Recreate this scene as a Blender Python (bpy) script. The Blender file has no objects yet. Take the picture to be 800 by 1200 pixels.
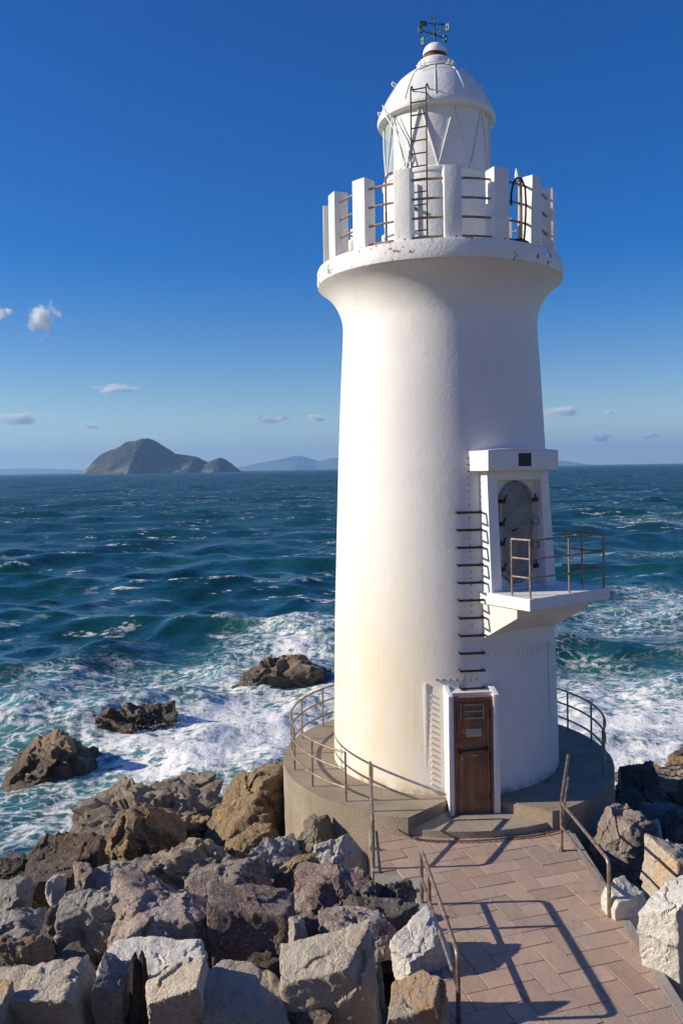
import bpy, bmesh, math, random
import numpy as np
from mathutils import Vector, Matrix
rad = math.radians
SC = bpy.context.scene
COL = SC.collection

# ------------------------------------------------------------------ camera model
F, EYE, PITCH, ROLL, CY = 968.0, 5.7, rad(1.0), rad(0.92), 566.0
_f = Vector((0, math.cos(PITCH), -math.sin(PITCH)))
_r0 = Vector((1, 0, 0)); _u0 = Vector((0, math.sin(PITCH), math.cos(PITCH)))
_r = _r0*math.cos(ROLL) - _u0*math.sin(ROLL)
_u = _u0*math.cos(ROLL) + _r0*math.sin(ROLL)
EYEV = Vector((0, 0, EYE))
def ray(px, py): return _f + _r*((px-400)/F) + _u*((CY-py)/F)
def on_z(px, py, z):
    d = ray(px, py); return EYEV + d*((z-EYE)/d.z)
def on_y(px, py, y):
    d = ray(px, py); return EYEV + d*(y/d.y)
AX, AY = 1.97, 16.37          # lighthouse axis
SEA = -3.0
SUN_EL, SUN_LON = rad(24.0), rad(181.8)

# ------------------------------------------------------------------ noise
_rs = np.random.RandomState(7)
_perm = np.concatenate([_rs.permutation(256)]*3).astype(np.int64)
_grad = _rs.normal(size=(256, 3)); _grad /= np.linalg.norm(_grad, axis=1)[:, None]
def perlin(p):
    p = np.asarray(p, float); i = np.floor(p).astype(np.int64); f = p - i
    i &= 255
    w = f*f*f*(f*(f*6-15)+10); out = 0
    for dx in (0, 1):
        for dy in (0, 1):
            for dz in (0, 1):
                h = _perm[_perm[_perm[i[:, 0]+dx]+i[:, 1]+dy]+i[:, 2]+dz]
                g = _grad[h]
                d = g[:, 0]*(f[:, 0]-dx)+g[:, 1]*(f[:, 1]-dy)+g[:, 2]*(f[:, 2]-dz)
                wx = w[:, 0] if dx else 1-w[:, 0]
                wy = w[:, 1] if dy else 1-w[:, 1]
                wz = w[:, 2] if dz else 1-w[:, 2]
                out = out + d*wx*wy*wz
    return out*1.5
def fbm(p, o=4, ridged=False):
    a, s, t = 1.0, 0, 0
    p = np.array(p, float)
    for k in range(o):
        n = perlin(p + 17.3*k)
        s = s + a*((1-2*np.abs(n)) if ridged else n); t += a
        a *= .5; p = p*2.03
    return s/t

# ------------------------------------------------------------------ node helpers
class NT:
    def __init__(s, tree): s.t = tree; s.L = tree.links
    def n(s, typ, **kw):
        x = s.t.nodes.new(typ)
        for k, v in kw.items(): setattr(x, k, v)
        return x
    def put(s, sock, v):
        if isinstance(v, bpy.types.NodeSocket): s.L.new(v, sock)
        elif v is not None: sock.default_value = v
    def math(s, op, a, b=None, c=None, clamp=False):
        x = s.n('ShaderNodeMath', operation=op, use_clamp=clamp)
        s.put(x.inputs[0], a)
        if b is not None: s.put(x.inputs[1], b)
        if c is not None: s.put(x.inputs[2], c)
        return x.outputs[0]
    def vmath(s, op, a, b=None, scale=None):
        x = s.n('ShaderNodeVectorMath', operation=op)
        s.put(x.inputs[0], a)
        if b is not None: s.put(x.inputs[1], b)
        if scale is not None: s.put(x.inputs['Scale'], scale)
        return x.outputs['Value'] if op in ('LENGTH', 'DOT_PRODUCT') else x.outputs[0]
    def noise(s, vec, scale, detail=4, rough=.55, col=False, dist=0):
        x = s.n('ShaderNodeTexNoise')
        s.put(x.inputs['Vector'], vec); x.inputs['Scale'].default_value = scale
        x.inputs['Detail'].default_value = detail; x.inputs['Roughness'].default_value = rough
        x.inputs['Distortion'].default_value = dist
        return x.outputs['Color' if col else 'Fac']
    def vor(s, vec, scale, feature='F1'):
        x = s.n('ShaderNodeTexVoronoi', feature=feature)
        s.put(x.inputs['Vector'], vec); x.inputs['Scale'].default_value = scale
        return x.outputs['Distance']
    def step(s, v, a, b, to0=0., to1=1.):
        x = s.n('ShaderNodeMapRange', interpolation_type='SMOOTHSTEP')
        s.put(x.inputs['Value'], v); s.put(x.inputs['From Min'], a); s.put(x.inputs['From Max'], b)
        x.inputs['To Min'].default_value = to0; x.inputs['To Max'].default_value = to1
        return x.outputs[0]
    def mix(s, f, a, b, blend='MIX'):
        x = s.n('ShaderNodeMix', data_type='RGBA', blend_type=blend)
        s.put(x.inputs[0], f)
        for k, v in ((6, a), (7, b)):
            if isinstance(v, (tuple, list)) and len(v) == 3: v = (*v, 1)
            s.put(x.inputs[k], v)
        return x.outputs[2]
    def mapping(s, vec, scale=(1, 1, 1), rot=(0, 0, 0)):
        x = s.n('ShaderNodeMapping'); s.put(x.inputs[0], vec)
        x.inputs['Scale'].default_value = scale; x.inputs['Rotation'].default_value = rot
        return x.outputs[0]
    def bump(s, h, strength=.5, dist=.02, normal=None):
        x = s.n('ShaderNodeBump'); s.put(x.inputs['Height'], h)
        x.inputs['Strength'].default_value = strength; x.inputs['Distance'].default_value = dist
        if normal is not None: s.put(x.inputs['Normal'], normal)
        return x.outputs[0]
def material(name):
    m = bpy.data.materials.new(name); m.use_nodes = True
    t = NT(m.node_tree); m.node_tree.nodes.clear()
    out = t.n('ShaderNodeOutputMaterial'); b = t.n('ShaderNodeBsdfPrincipled')
    t.L.new(b.outputs[0], out.inputs['Surface'])
    return m, t, b, out
def coords(t, world=False):
    if world: return t.n('ShaderNodeNewGeometry').outputs['Position']
    return t.n('ShaderNodeTexCoord').outputs['Object']

# ------------------------------------------------------------------ materials
def mat_simple(name, col, rough=.6, metal=0, var=.25, scale=6, bump=.2, dark=None, bdist=.01):
    m, t, b, _ = material(name); c = coords(t)
    n = t.noise(c, scale, 5, .6)
    d = dark or tuple(x*(1-var) for x in col)
    t.put(b.inputs['Base Color'], t.mix(t.step(n, .35, .65), d, col))
    b.inputs['Roughness'].default_value = rough; b.inputs['Metallic'].default_value = metal
    t.put(b.inputs['Normal'], t.bump(t.noise(c, scale*6, 4), bump, bdist))
    return m
def mat_tower():
    m, t, b, _ = material('white_plaster'); c = coords(t)
    sep = t.n('ShaderNodeSeparateXYZ'); t.put(sep.inputs[0], c)
    big = t.noise(c, .9, 6, .6)
    col = t.mix(t.step(big, .3, .7), (.82, .81, .78), (.76, .75, .725))
    # yellowish stain and painted warm platform bounce low on the seaward flank, in blotches
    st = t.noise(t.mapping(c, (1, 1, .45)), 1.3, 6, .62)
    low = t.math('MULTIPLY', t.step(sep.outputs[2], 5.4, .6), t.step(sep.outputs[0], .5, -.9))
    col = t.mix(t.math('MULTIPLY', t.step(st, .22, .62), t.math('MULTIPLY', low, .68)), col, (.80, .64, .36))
    drip = t.noise(t.mapping(c, (7, 7, .35)), 1.0, 4, .6)
    col = t.mix(t.math('MULTIPLY', t.step(drip, .58, .78), .34), col, (.52, .47, .40))
    sp = t.noise(c, 24, 3, .6)
    col = t.mix(t.math('MULTIPLY', t.step(sp, .66, .74), .25), col, (.55, .45, .32))
    foot = t.math('MULTIPLY', t.step(sep.outputs[2], .22, .0), t.step(t.noise(c, 5, 4), .35, .6))
    col = t.mix(t.math('MULTIPLY', foot, .7), col, (.40, .26, .15))
    t.put(b.inputs['Base Color'], col)
    b.inputs['Roughness'].default_value = .62
    h = t.math('ADD', t.math('MULTIPLY', t.noise(c, 3.2, 5, .6), 1.0), t.math('MULTIPLY', t.noise(c, 17, 4, .6), .45))
    t.put(b.inputs['Normal'], t.bump(h, .12, .05))
    return m
def mat_white(name='white_paint', chips=.0, col=(.80, .80, .785), zc=None):
    m, t, b, _ = material(name); c = coords(t)
    n = t.noise(c, 3, 6, .65)
    k = t.mix(t.step(n, .35, .7), col, tuple(x*.92 for x in col))
    if chips:
        sp = t.n('ShaderNodeSeparateXYZ'); t.put(sp.inputs[0], c)
        zz = t.math('MULTIPLY', t.step(t.math('ABSOLUTE', t.math('SUBTRACT', sp.outputs[2], zc or 0)), .45, .05), .09 if zc else 0)
        s = t.math('ADD', t.noise(c, 4.2, 7, .72), zz)
        k = t.mix(t.math('MULTIPLY', t.step(s, .672, .69), chips), k, (.13, .085, .06))
    d = t.noise(t.mapping(c, (8, 8, .6)), 1, 4)
    k = t.mix(t.math('MULTIPLY', t.step(d, .6, .8), .3), k, (.5, .42, .33))
    t.put(b.inputs['Base Color'], k); b.inputs['Roughness'].default_value = .5
    t.put(b.inputs['Normal'], t.bump(t.noise(c, 14, 5, .6), .45, .02))
    return m
def mat_concrete(name, col, col2, stain=(.20, .12, .07), sc=1.2):
    m, t, b, _ = material(name); c = coords(t)
    k = t.mix(t.step(t.noise(c, sc, 7, .65), .3, .7), col, col2)
    k = t.mix(t.math('MULTIPLY', t.step(t.noise(t.mapping(c, (1, 1, .4)), 2.3, 6, .6), .58, .72), .6), k, stain)
    k = t.mix(t.math('MULTIPLY', t.step(t.noise(c, 60, 2), .55, .7), .3), k, tuple(x*.5 for x in col))
    t.put(b.inputs['Base Color'], k); b.inputs['Roughness'].default_value = .85
    t.put(b.inputs['Normal'], t.bump(t.noise(c, 22, 6, .65), .6, .025))
    return m
def mat_rock(name, a, b_, speck=(.5, .48, .45), tint=None, tamt=.0, spk=.25, rough=.88, wet=False, bumps=1.0):
    m, t, b, _ = material(name); c0 = coords(t)
    oi = t.n('ShaderNodeObjectInfo')
    off = t.math('MULTIPLY', oi.outputs['Random'], 57.0)
    comb = t.n('ShaderNodeCombineXYZ'); t.put(comb.inputs[0], off); t.put(comb.inputs[1], t.math('MULTIPLY', off, .7))
    c = t.vmath('ADD', c0, comb.outputs[0])
    k = t.mix(t.step(t.noise(c, 1.6, 8, .66, dist=.6), .34, .66), a, b_)
    k = t.mix(t.math('MULTIPLY', t.step(t.noise(c, 5, 6, .7), .5, .68), .38), k, tuple(x*.55 for x in a))
    if tint:
        k = t.mix(t.math('MULTIPLY', t.step(t.noise(c, 1.1, 6, .62, dist=.8), .5-.12*tamt, .68-.12*tamt), .85), k, tint)
    k = t.mix(t.math('MULTIPLY', t.step(t.noise(c, 30, 3, .7), .54, .62), min(1, spk*1.7)), k, speck)
    k = t.mix(t.math('MULTIPLY', t.step(t.noise(c, 24, 4, .7), .56, .66), min(1, spk*2.0)), k, tuple(x*.25 for x in a))
    br = t.math('MULTIPLY_ADD', oi.outputs['Random'], .4, .8)
    if wet:
        gp = t.n('ShaderNodeNewGeometry'); sz = t.n('ShaderNodeSeparateXYZ'); t.put(sz.inputs[0], gp.outputs['Position'])
        wl = t.math('ADD', sz.outputs[2], t.math('MULTIPLY', t.math('SUBTRACT', t.noise(c, 1.6, 5, .65), .5), 1.3))
        k = t.mix(t.step(wl, SEA+.85, SEA+.3), k, t.mix(.72, k, (.018, .015, .011)))
    hs = t.n('ShaderNodeHueSaturation'); t.put(hs.inputs['Value'], br); t.put(hs.inputs['Color'], k)
    t.put(b.inputs['Base Color'], hs.outputs[0])
    if wet:
        g = t.n('ShaderNodeNewGeometry'); sep = t.n('ShaderNodeSeparateXYZ'); t.put(sep.inputs[0], g.outputs['Position'])
        t.put(b.inputs['Roughness'], t.step(t.math('ADD', sep.outputs[2], t.noise(c, 2, 4)), SEA+.9, SEA+1.7, .3, rough))
    else: b.inputs['Roughness'].default_value = rough
    h = t.math('ADD', t.noise(c, 7, 8, .72), t.math('MULTIPLY', t.noise(c, 34, 5, .7), .35))
    crk = t.vor(t.vmath('ADD', c, t.vmath('SCALE', t.noise(c, 2.2, 4, .6, col=True), scale=.8)), 1.7, 'DISTANCE_TO_EDGE')
    h = t.math('ADD', h, t.math('MULTIPLY', t.step(crk, 0, .05), .22))
    t.put(b.inputs['Normal'], t.bump(h, .9*bumps, .09))
    return m

M = {}
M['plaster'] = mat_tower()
M['white'] = mat_white(chips=.6)
M['white_chip'] = mat_white('chipped_white_paint', .9, zc=9.45)
M['white_metal'] = mat_white('white_metal_paint', .25, (.80, .81, .80))
M['pipe'] = mat_simple('weathered_galvanised_pipe', (.36, .30, .25), .42, .55, .45, 9, .25, (.22, .13, .08))
M['rail_red'] = mat_simple('faded_red_brown_pipe', (.36, .26, .19), .5, .25, .45, 9, .25)
M['rust'] = mat_simple('rusty_iron', (.13, .065, .04), .75, .3, .5, 14, .4)
M['dark'] = mat_simple('dark_iron', (.045, .04, .038), .6, .5, .4, 20, .3)
M['bronze'] = mat_simple('green_bronze', (.09, .17, .14), .6, .4, .6, 22, .3, (.03, .045, .05))
M['door_steel'] = mat_simple('grey_door_steel', (.25, .245, .235), .6, 0, .3, 4, .3)
M['steel_lt'] = mat_simple('bright_door_frame_steel', (.40, .39, .38), .4, .5, .35, 9, .3)
M['black'] = mat_simple('black_opening', (.012, .012, .014), .6, 0, .3, 5, .1)
M['plaque'] = mat_simple('pale_plaque', (.55, .45, .33), .6, 0, .2, 40, .1)
M['brass'] = mat_simple('pale_brass', (.5, .4, .25), .4, .7, .2, 40, .1)
M['timber'] = mat_simple('black_rotten_timber', (.05, .042, .036), .95, 0, .6, 16, 1, bdist=.03)
M['platform'] = mat_concrete('platform_concrete', (.34, .285, .215), (.25, .205, .15))
M['path_base'] = mat_concrete('path_concrete', (.36, .325, .28), (.28, .25, .21))
M['landing'] = mat_concrete('landing_concrete', (.42, .36, .27), (.32, .265, .195), (.30, .13, .07), 2.2)
M['grout'] = mat_simple('dark_joint_mortar', (.10, .085, .075), .95, 0, .4, 20, .4)
R_ = {}
R_['tan'] = mat_rock('tan_granite', (.54, .455, .345), (.60, .535, .44), tint=(.54, .38, .21), tamt=-.15)
R_['orange'] = mat_rock('orange_stained_granite', (.50, .43, .33), (.46, .41, .34), tint=(.52, .32, .15), tamt=.5)
R_['grey'] = mat_rock('grey_granite', (.30, .285, .26), (.42, .40, .37))
R_['pale'] = mat_rock('pale_granite', (.54, .51, .45), (.60, .57, .52), tint=(.56, .43, .28), tamt=-.5, spk=.18, bumps=.7)
R_['pink'] = mat_rock('pink_granite', (.30, .215, .18), (.43, .375, .34), tint=(.21, .12, .095), tamt=.1, spk=.4)
R_['red'] = mat_rock('dark_red_granite', (.17, .105, .085), (.27, .20, .175), tint=(.36, .32, .29), tamt=-.2, spk=.3)
R_['dark'] = mat_rock('dark_basalt', (.09, .076, .064), (.18, .16, .135), spk=.15, rough=.8)
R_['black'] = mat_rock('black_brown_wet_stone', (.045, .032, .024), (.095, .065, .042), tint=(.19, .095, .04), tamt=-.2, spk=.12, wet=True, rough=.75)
R_['ochre'] = mat_rock('ochre_shore_rock', (.30, .20, .10), (.19, .13, .068), tint=(.06, .043, .03), tamt=-.2, spk=.2, wet=True, rough=.8)
R_['slate'] = mat_rock('grey_craggy_bedrock', (.27, .22, .155), (.36, .30, .225), tint=(.11, .085, .06), tamt=-.1, wet=True, spk=.2)

def mat_paving():
    m, t, b, _ = material('pink_brown_paving'); c = coords(t, True)
    at = t.n('ShaderNodeAttribute', attribute_name='tone')
    k = t.mix(at.outputs['Fac'], (.60, .415, .305), (.41, .275, .21))
    k = t.mix(t.math('MULTIPLY', t.step(t.noise(c, .8, 6, .7), .42, .6), .4), k, (.33, .265, .205))
    k = t.mix(t.math('MULTIPLY', t.step(t.noise(c, 1.4, 6, .65), .45, .68), .55), k, (.43, .36, .295))
    k = t.mix(t.math('MULTIPLY', t.step(t.noise(c, 110, 2, .6), .54, .66), .55), k, (.46, .38, .32))
    k = t.mix(t.math('MULTIPLY', t.step(t.noise(c, 80, 2, .6), .56, .66), .6), k, (.11, .08, .07))
    k = t.mix(t.math('MULTIPLY', t.step(t.noise(c, 2.1, 5, .6), .66, .74), .75), k, (.28, .09, .035))
    t.put(b.inputs['Base Color'], k); b.inputs['Roughness'].default_value = .82
    t.put(b.inputs['Normal'], t.bump(t.math('ADD', t.noise(c, 60, 4, .7), t.noise(c, 9, 3)), .8, .02))
    return m
M['paving'] = mat_paving()
def mat_door():
    m, t, b, _ = material('brown_wood_door'); c = coords(t)
    g = t.noise(t.mapping(c, (14, 14, .7)), 1.6, 6, .6)
    k = t.mix(t.step(g, .3, .7), (.20, .088, .042), (.33, .16, .08))
    k = t.mix(t.math('MULTIPLY', t.step(t.noise(c, 3, 5), .5, .7), .6), k, (.07, .03, .018))
    t.put(b.inputs['Base Color'], k); b.inputs['Roughness'].default_value = .55
    t.put(b.inputs['Normal'], t.bump(g, .5, .01))
    return m
M['wood'] = mat_door()
def mat_glass():
    m, t, b, out = material('lantern_glass')
    b.inputs['Base Color'].default_value = (.85, .95, .95, 1); b.inputs['Roughness'].default_value = .04
    tr = t.n('ShaderNodeBsdfTransparent'); tr.inputs[0].default_value = (.78, .92, .92, 1)
    mx = t.n('ShaderNodeMixShader'); mx.inputs[0].default_value = .35
    t.L.new(tr.outputs[0], mx.inputs[1]); t.L.new(b.outputs[0], mx.inputs[2]); t.L.new(mx.outputs[0], out.inputs['Surface'])
    return m
M['glass'] = mat_glass()

# ------------------------------------------------------------------ mesh builder
class MB:
    def __init__(s, Mx=None): s.bm = bmesh.new(); s.M = Mx or Matrix.Identity(4)
    def v(s, p): return s.bm.verts.new(s.M @ Vector(p))
    def hexa(s, b, t, bevel=0):
        """b, t: four bottom and four top points, counter-clockwise from above"""
        vs = [s.v(p) for p in b] + [s.v(p) for p in t]
        for f in ((3, 2, 1, 0), (4, 5, 6, 7), (0, 1, 5, 4), (1, 2, 6, 5), (2, 3, 7, 6), (3, 0, 4, 7)):
            s.bm.faces.new([vs[i] for i in f])
        if bevel:
            ed = {e for v in vs for e in v.link_edges}
            bmesh.ops.bevel(s.bm, geom=list(ed), offset=bevel, segments=2, affect='EDGES', profile=.6)
        return s
    def box(s, x0, x1, y0, y1, z0, z1, bevel=0):
        q = [(x0, y0), (x1, y0), (x1, y1), (x0, y1)]
        return s.hexa([(*p, z0) for p in q], [(*p, z1) for p in q], bevel)
    def prism(s, poly, z0, z1, bevel=0):
        n = len(poly)
        a = [s.v((x, y, z0)) for x, y in poly]; b = [s.v((x, y, z1)) for x, y in poly]
        s.bm.faces.new(a[::-1]); s.bm.faces.new(b)
        for i in range(n): s.bm.faces.new((a[i], a[(i+1) % n], b[(i+1) % n], b[i]))
        if bevel:
            ed = [e for f in s.bm.faces if b[0] in f.verts and all(v in b for v in f.verts) for e in f.edges]
            bmesh.ops.bevel(s.bm, geom=ed, offset=bevel, segments=2, affect='EDGES')
        return s
    def tube(s, pts, r, seg=8, closed=False, cap=True):
        pts = [Vector(p) for p in pts]; n = len(pts); rings = []
        up = None
        for i, p in enumerate(pts):
            a = pts[i-1] if (i or closed) else pts[0]; b = pts[(i+1) % n] if (i < n-1 or closed) else pts[-1]
            d = (b-a).normalized()
            if up is None: up = Vector((0, 0, 1)) if abs(d.z) < .9 else Vector((1, 0, 0))
            x = d.cross(up)
            if x.length < 1e-4: x = d.orthogonal()
            x.normalize(); y = x.cross(d).normalized(); up = y
            rr = r[i] if isinstance(r, (list, tuple)) else r
            rings.append([s.v(p + x*(rr*math.cos(k*math.tau/seg)) + y*(rr*math.sin(k*math.tau/seg))) for k in range(seg)])
        for i in range(n if closed else n-1):
            A, B = rings[i], rings[(i+1) % n]
            for k in range(seg): s.bm.faces.new((A[k], A[(k+1) % seg], B[(k+1) % seg], B[k]))
        if cap and not closed: s.bm.faces.new(rings[0][::-1]); s.bm.faces.new(rings[-1])
        return s
    def lathe(s, prof, seg=96, a0=None, a1=None):
        full = a0 is None
        if full: a0, a1 = 0, math.tau
        m = seg if full else seg+1
        rings = []
        for r, z in prof:
            rings.append([s.v((r*math.sin(a0+(a1-a0)*k/seg), -r*math.cos(a0+(a1-a0)*k/seg), z)) for k in range(m)])
        for A, B in zip(rings, rings[1:]):
            for k in range(seg):
                q = [A[k], A[(k+1) % m], B[(k+1) % m], B[k]]
                s.bm.faces.new(q)
        return s
    def build(s, name, mat, parent=None, loc=None, smooth=True, ang=35):
        bmesh.ops.remove_doubles(s.bm, verts=s.bm.verts, dist=1e-5)
        bmesh.ops.recalc_face_normals(s.bm, faces=s.bm.faces)
        me = bpy.data.meshes.new(name); s.bm.to_mesh(me); s.bm.free()
        me.materials.append(mat)
        if smooth:
            me.polygons.foreach_set('use_smooth', [True]*len(me.polygons)); me.set_sharp_from_angle(angle=rad(ang))
        o = bpy.data.objects.new(name, me); COL.objects.link(o)
        if parent: o.parent = parent
        if loc is not None: o.location = loc
        return o
def tag(o, label=None, cat=None, group=None, kind=None):
    if label: o['label'] = label
    if cat: o['category'] = cat
    if group: o['group'] = group
    if kind: o['kind'] = kind
    return o
def thing(name, loc, label, cat, group=None, rz=0):
    o = bpy.data.objects.new(name, None); COL.objects.link(o); o.location = loc; o.rotation_euler = (0, 0, rz)
    o.empty_display_size = .3
    return tag(o, label, cat, group)
def dup(o, parent, loc=None, rot=None):
    c = o.copy(); COL.objects.link(c); c.parent = parent
    if loc is not None: c.location = loc
    if rot is not None: c.rotation_euler = rot
    return c
def pol(phi, r, z=0.0):
    """axis-relative point, phi in degrees from the side that faces the path (-Y), positive to the right"""
    return Vector((r*math.sin(rad(phi)), -r*math.cos(rad(phi)), z))
def frame(phi):
    """matrix whose x runs along the tangent (to the right), y outward, z up"""
    a = rad(phi); T = Vector((math.cos(a), math.sin(a), 0)); N = Vector((math.sin(a), -math.cos(a), 0))
    return Matrix(((T.x, N.x, 0, 0), (T.y, N.y, 0, 0), (0, 0, 1, 0), (0, 0, 0, 1)))

# ================================================================== THE LIGHTHOUSE
LH = thing('lighthouse', (AX, AY, 0), 'white round lighthouse tower with railed gallery and domed lantern', 'lighthouse')
_prof = [(0, 2.20), (.9, 2.185), (2.8, 2.14), (5.8, 2.025), (7.4, 1.945), (8.25, 1.895), (8.45, 1.89)]
def tower_r(z):
    for (z0, r0), (z1, r1) in zip(_prof, _prof[1:]):
        if z <= z1: return r0+(r1-r0)*(z-z0)/(z1-z0)
    return 1.89
prof = [(tower_r(max(z, 0)), z) for z in np.linspace(-.3, 8.45, 60)]
prof += [(1.90, 8.55), (1.93, 8.68), (1.985, 8.82), (2.06, 8.95), (2.15, 9.06), (2.25, 9.15), (2.33, 9.205), (2.355, 9.225)]
tb = MB().lathe(prof, 200)
_T = Vector((math.cos(rad(35)), math.sin(rad(35)), 0)); _N = Vector((math.sin(rad(35)), -math.cos(rad(35)), 0))
bmesh.ops.delete(tb.bm, geom=[f for f in tb.bm.faces if abs(f.calc_center_median().dot(_T)) < .66 and f.calc_center_median().dot(_N) > 0 and 3.5 < f.calc_center_median().z < 5.66], context='FACES')
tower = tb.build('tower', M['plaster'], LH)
MB().lathe([(1.7, 9.22), (2.35, 9.228), (2.375, 9.25), (2.385, 9.30), (2.38, 9.52), (2.36, 9.57), (2.32, 9.585), (.3, 9.60)], 128).build('gallery_slab', M['white_chip'], LH)
# parapet of sixteen posts with four pipe rails between them
post0 = MB(frame(0)).box(-.15, .15, 1.97, 2.25, 9.58, 10.84, .018).build('parapet_post', M['white_chip'], LH)
for k in range(1, 16): dup(post0, LH, rot=(0, 0, rad(22.5*k)))
rail0 = None
for h in (9.66, 9.99, 10.32, 10.65):
    r0 = MB().tube([pol(-1+a, 2.13, h) for a in np.linspace(4.2, 20.3, 6)], .022, 8).build('gallery_rail', M['rail_red'], LH)
    for k in range(1, 16): dup(r0, LH, rot=(0, 0, rad(22.5*k)))
# lantern
MB().lathe([(1.05, 9.6), (1.05, 11.16), (1.075, 11.19), (1.075, 11.24), (1.05, 11.27), (.2, 11.29)], 96).build('lantern_base', M['white'], LH)
MB().lathe([(1.015, 11.26), (1.015, 12.45)], 64, rad(-59), rad(193)).build('lantern_panel', M['white_metal'], LH)
MB().lathe([(1.005, 11.26), (1.005, 12.45)], 40, rad(-167), rad(-59)).build('lantern_glass', M['glass'], LH)
MB().lathe([(.05, 11.30), (.30, 11.32), (.32, 11.5), (.36, 11.6), (.44, 11.85), (.36, 12.1), (.30, 12.35), (.05, 12.40)], 40).build('lamp_lens', M['white_metal'], LH)
for k in range(10):
    a = -23+36*k
    for s_ in (-18, 18):
        MB().tube([pol(a, 1.035, 12.44), pol(a+s_/2, 1.036, 11.86), pol(a+s_, 1.035, 11.27)], .016, 6).build('glazing_bar', M['white_metal'], LH)
_dome = [(1.12, 12.53), (1.085, 12.63), (1.03, 12.75), (.955, 12.89), (.87, 13.03), (.775, 13.165), (.67, 13.26), (.56, 13.35), (.45, 13.42), (.39, 13.45)]
def dome(t):
    q = min(max(t, 0), .9999)*(len(_dome)-1); k = int(q); f = q-k
    return _dome[k][0]*(1-f)+_dome[k+1][0]*f, _dome[k][1]*(1-f)+_dome[k+1][1]*f
rf = MB().lathe([(.9, 12.38), (1.10, 12.38), (1.135, 12.40), (1.15, 12.44), (1.15, 12.49), (1.135, 12.53)] + _dome
    + [(.385, 13.49), (.365, 13.50), (.36, 13.58), (.34, 13.62), (.29, 13.66), (.2, 13.67)], 96).build('lantern_roof', M['white_metal'], LH)
MB().lathe([(.205, 13.65), (.205, 13.80), (.1, 13.81)], 40).build('vent_neck', M['rust'], rf)
MB().lathe([(.18, 13.79), (.235, 13.785), (.238, 13.81), (.228, 13.87), (.20, 13.925), (.15, 13.97), (.08, 14.0), (.02, 14.005)], 48).build('vent_cap', M['white_metal'], rf)
for k in range(12):
    a = -7+30*k
    MB().tube([pol(a, dome(t)[0]+.004, dome(t)[1]+.002) for t in np.linspace(.02, 1, 11)], .009, 5).build('roof_seam', M['white_metal'], rf)
def roof_pt(a, t, off=.0): return pol(a, dome(t/1.15)[0]+off*math.cos(t), dome(t/1.15)[1]+off*math.sin(t))
for a, t in ((-100, .22), (-82, .62), (80, .55), (98, .26), (20, .85), (-30, .88), (-130, .5), (140, .5)):
    p = [roof_pt(a-4, t, -.02), roof_pt(a-4, t, .10), roof_pt(a+4, t, .10), roof_pt(a+4, t, -.02)]
    MB().tube(p, .013, 6).build('roof_handle', M['white_metal'], rf)
MB().tube([roof_pt(a, .86, .05) for a in np.linspace(-42, 34, 12)], .011, 6).build('roof_grab_rail', M['white_metal'], rf)
MB().tube([roof_pt(-28, .62, .04), roof_pt(-12, .70, .06), roof_pt(6, .74, .05), roof_pt(22, .74, .03)], .010, 6).build('roof_grab_rail', M['pipe'], rf)
# weathervane
wv = MB().tube([(0, 0, 13.98), (0, 0, 14.63)], [.022, .008], 8).build('weathervane', M['bronze'], LH)
for (x, y) in ((-.19, .23), (.20, -.24), (-.27, -.15), (.20, .15)):
    MB().tube([(0, 0, 14.19), (x, y, 14.19)], .011, 6).build('compass_arm', M['bronze'], wv)
    L = math.hypot(x, y); ux, uy = x/L, y/L
    Mx = Matrix(((ux, -uy, 0, x), (uy, ux, 0, y), (0, 0, 1, 14.19), (0, 0, 0, 1)))
    b = MB(Mx); b.box(-.01, .02, -.012, .012, -.06, .07); b.box(.02, .075, -.010, .010, .035, .068); b.box(.02, .07, -.010, .010, -.06, -.03); b.box(.05, .075, -.011, .011, -.03, .035)
    b.build('compass_point', M['bronze'], wv, smooth=False)
MB().tube([(0, 0, 14.16), (0, 0, 14.20), (0, 0, 14.24)], [.02, .045, .02], 10).build('hub', M['bronze'], wv)
b = MB(); b.tube([(-.14, -.02, 14.40), (.12, .02, 14.40)], .009, 6); b.box(-.29, -.15, -.012, .012, 14.355, 14.455); b.build('vane_tail', M['bronze'], wv, smooth=False)
MB().tube([(.12, .02, 14.40), (.14, .02, 14.40), (.20, .03, 14.40)], [.009, .035, .002], 6).build('arrow_tip', M['bronze'], wv)
MB().tube([(-.09, 0, 14.54), (-.03, 0, 14.50), (0, 0, 14.51)], .008, 5).build('finial_curl', M['bronze'], wv)
# ladder to the lantern roof
lad = MB(frame(-21))
for s_ in (-.145, .145):
    lad.tube([(s_, 1.33, 9.62), (s_, 1.27, 12.64), (s_, 1.20, 12.70), (s_, 1.05, 12.66)], .014, 6)
ladder = lad.build('ladder', M['dark'], LH)
for k in range(13):
    z = 9.78+.235*k
    MB(frame(-21)).tube([(-.145, 1.33-.02*(z-9.6), z), (.145, 1.33-.02*(z-9.6), z)], .0125, 6).build('rung', M['dark'], ladder)
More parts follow.
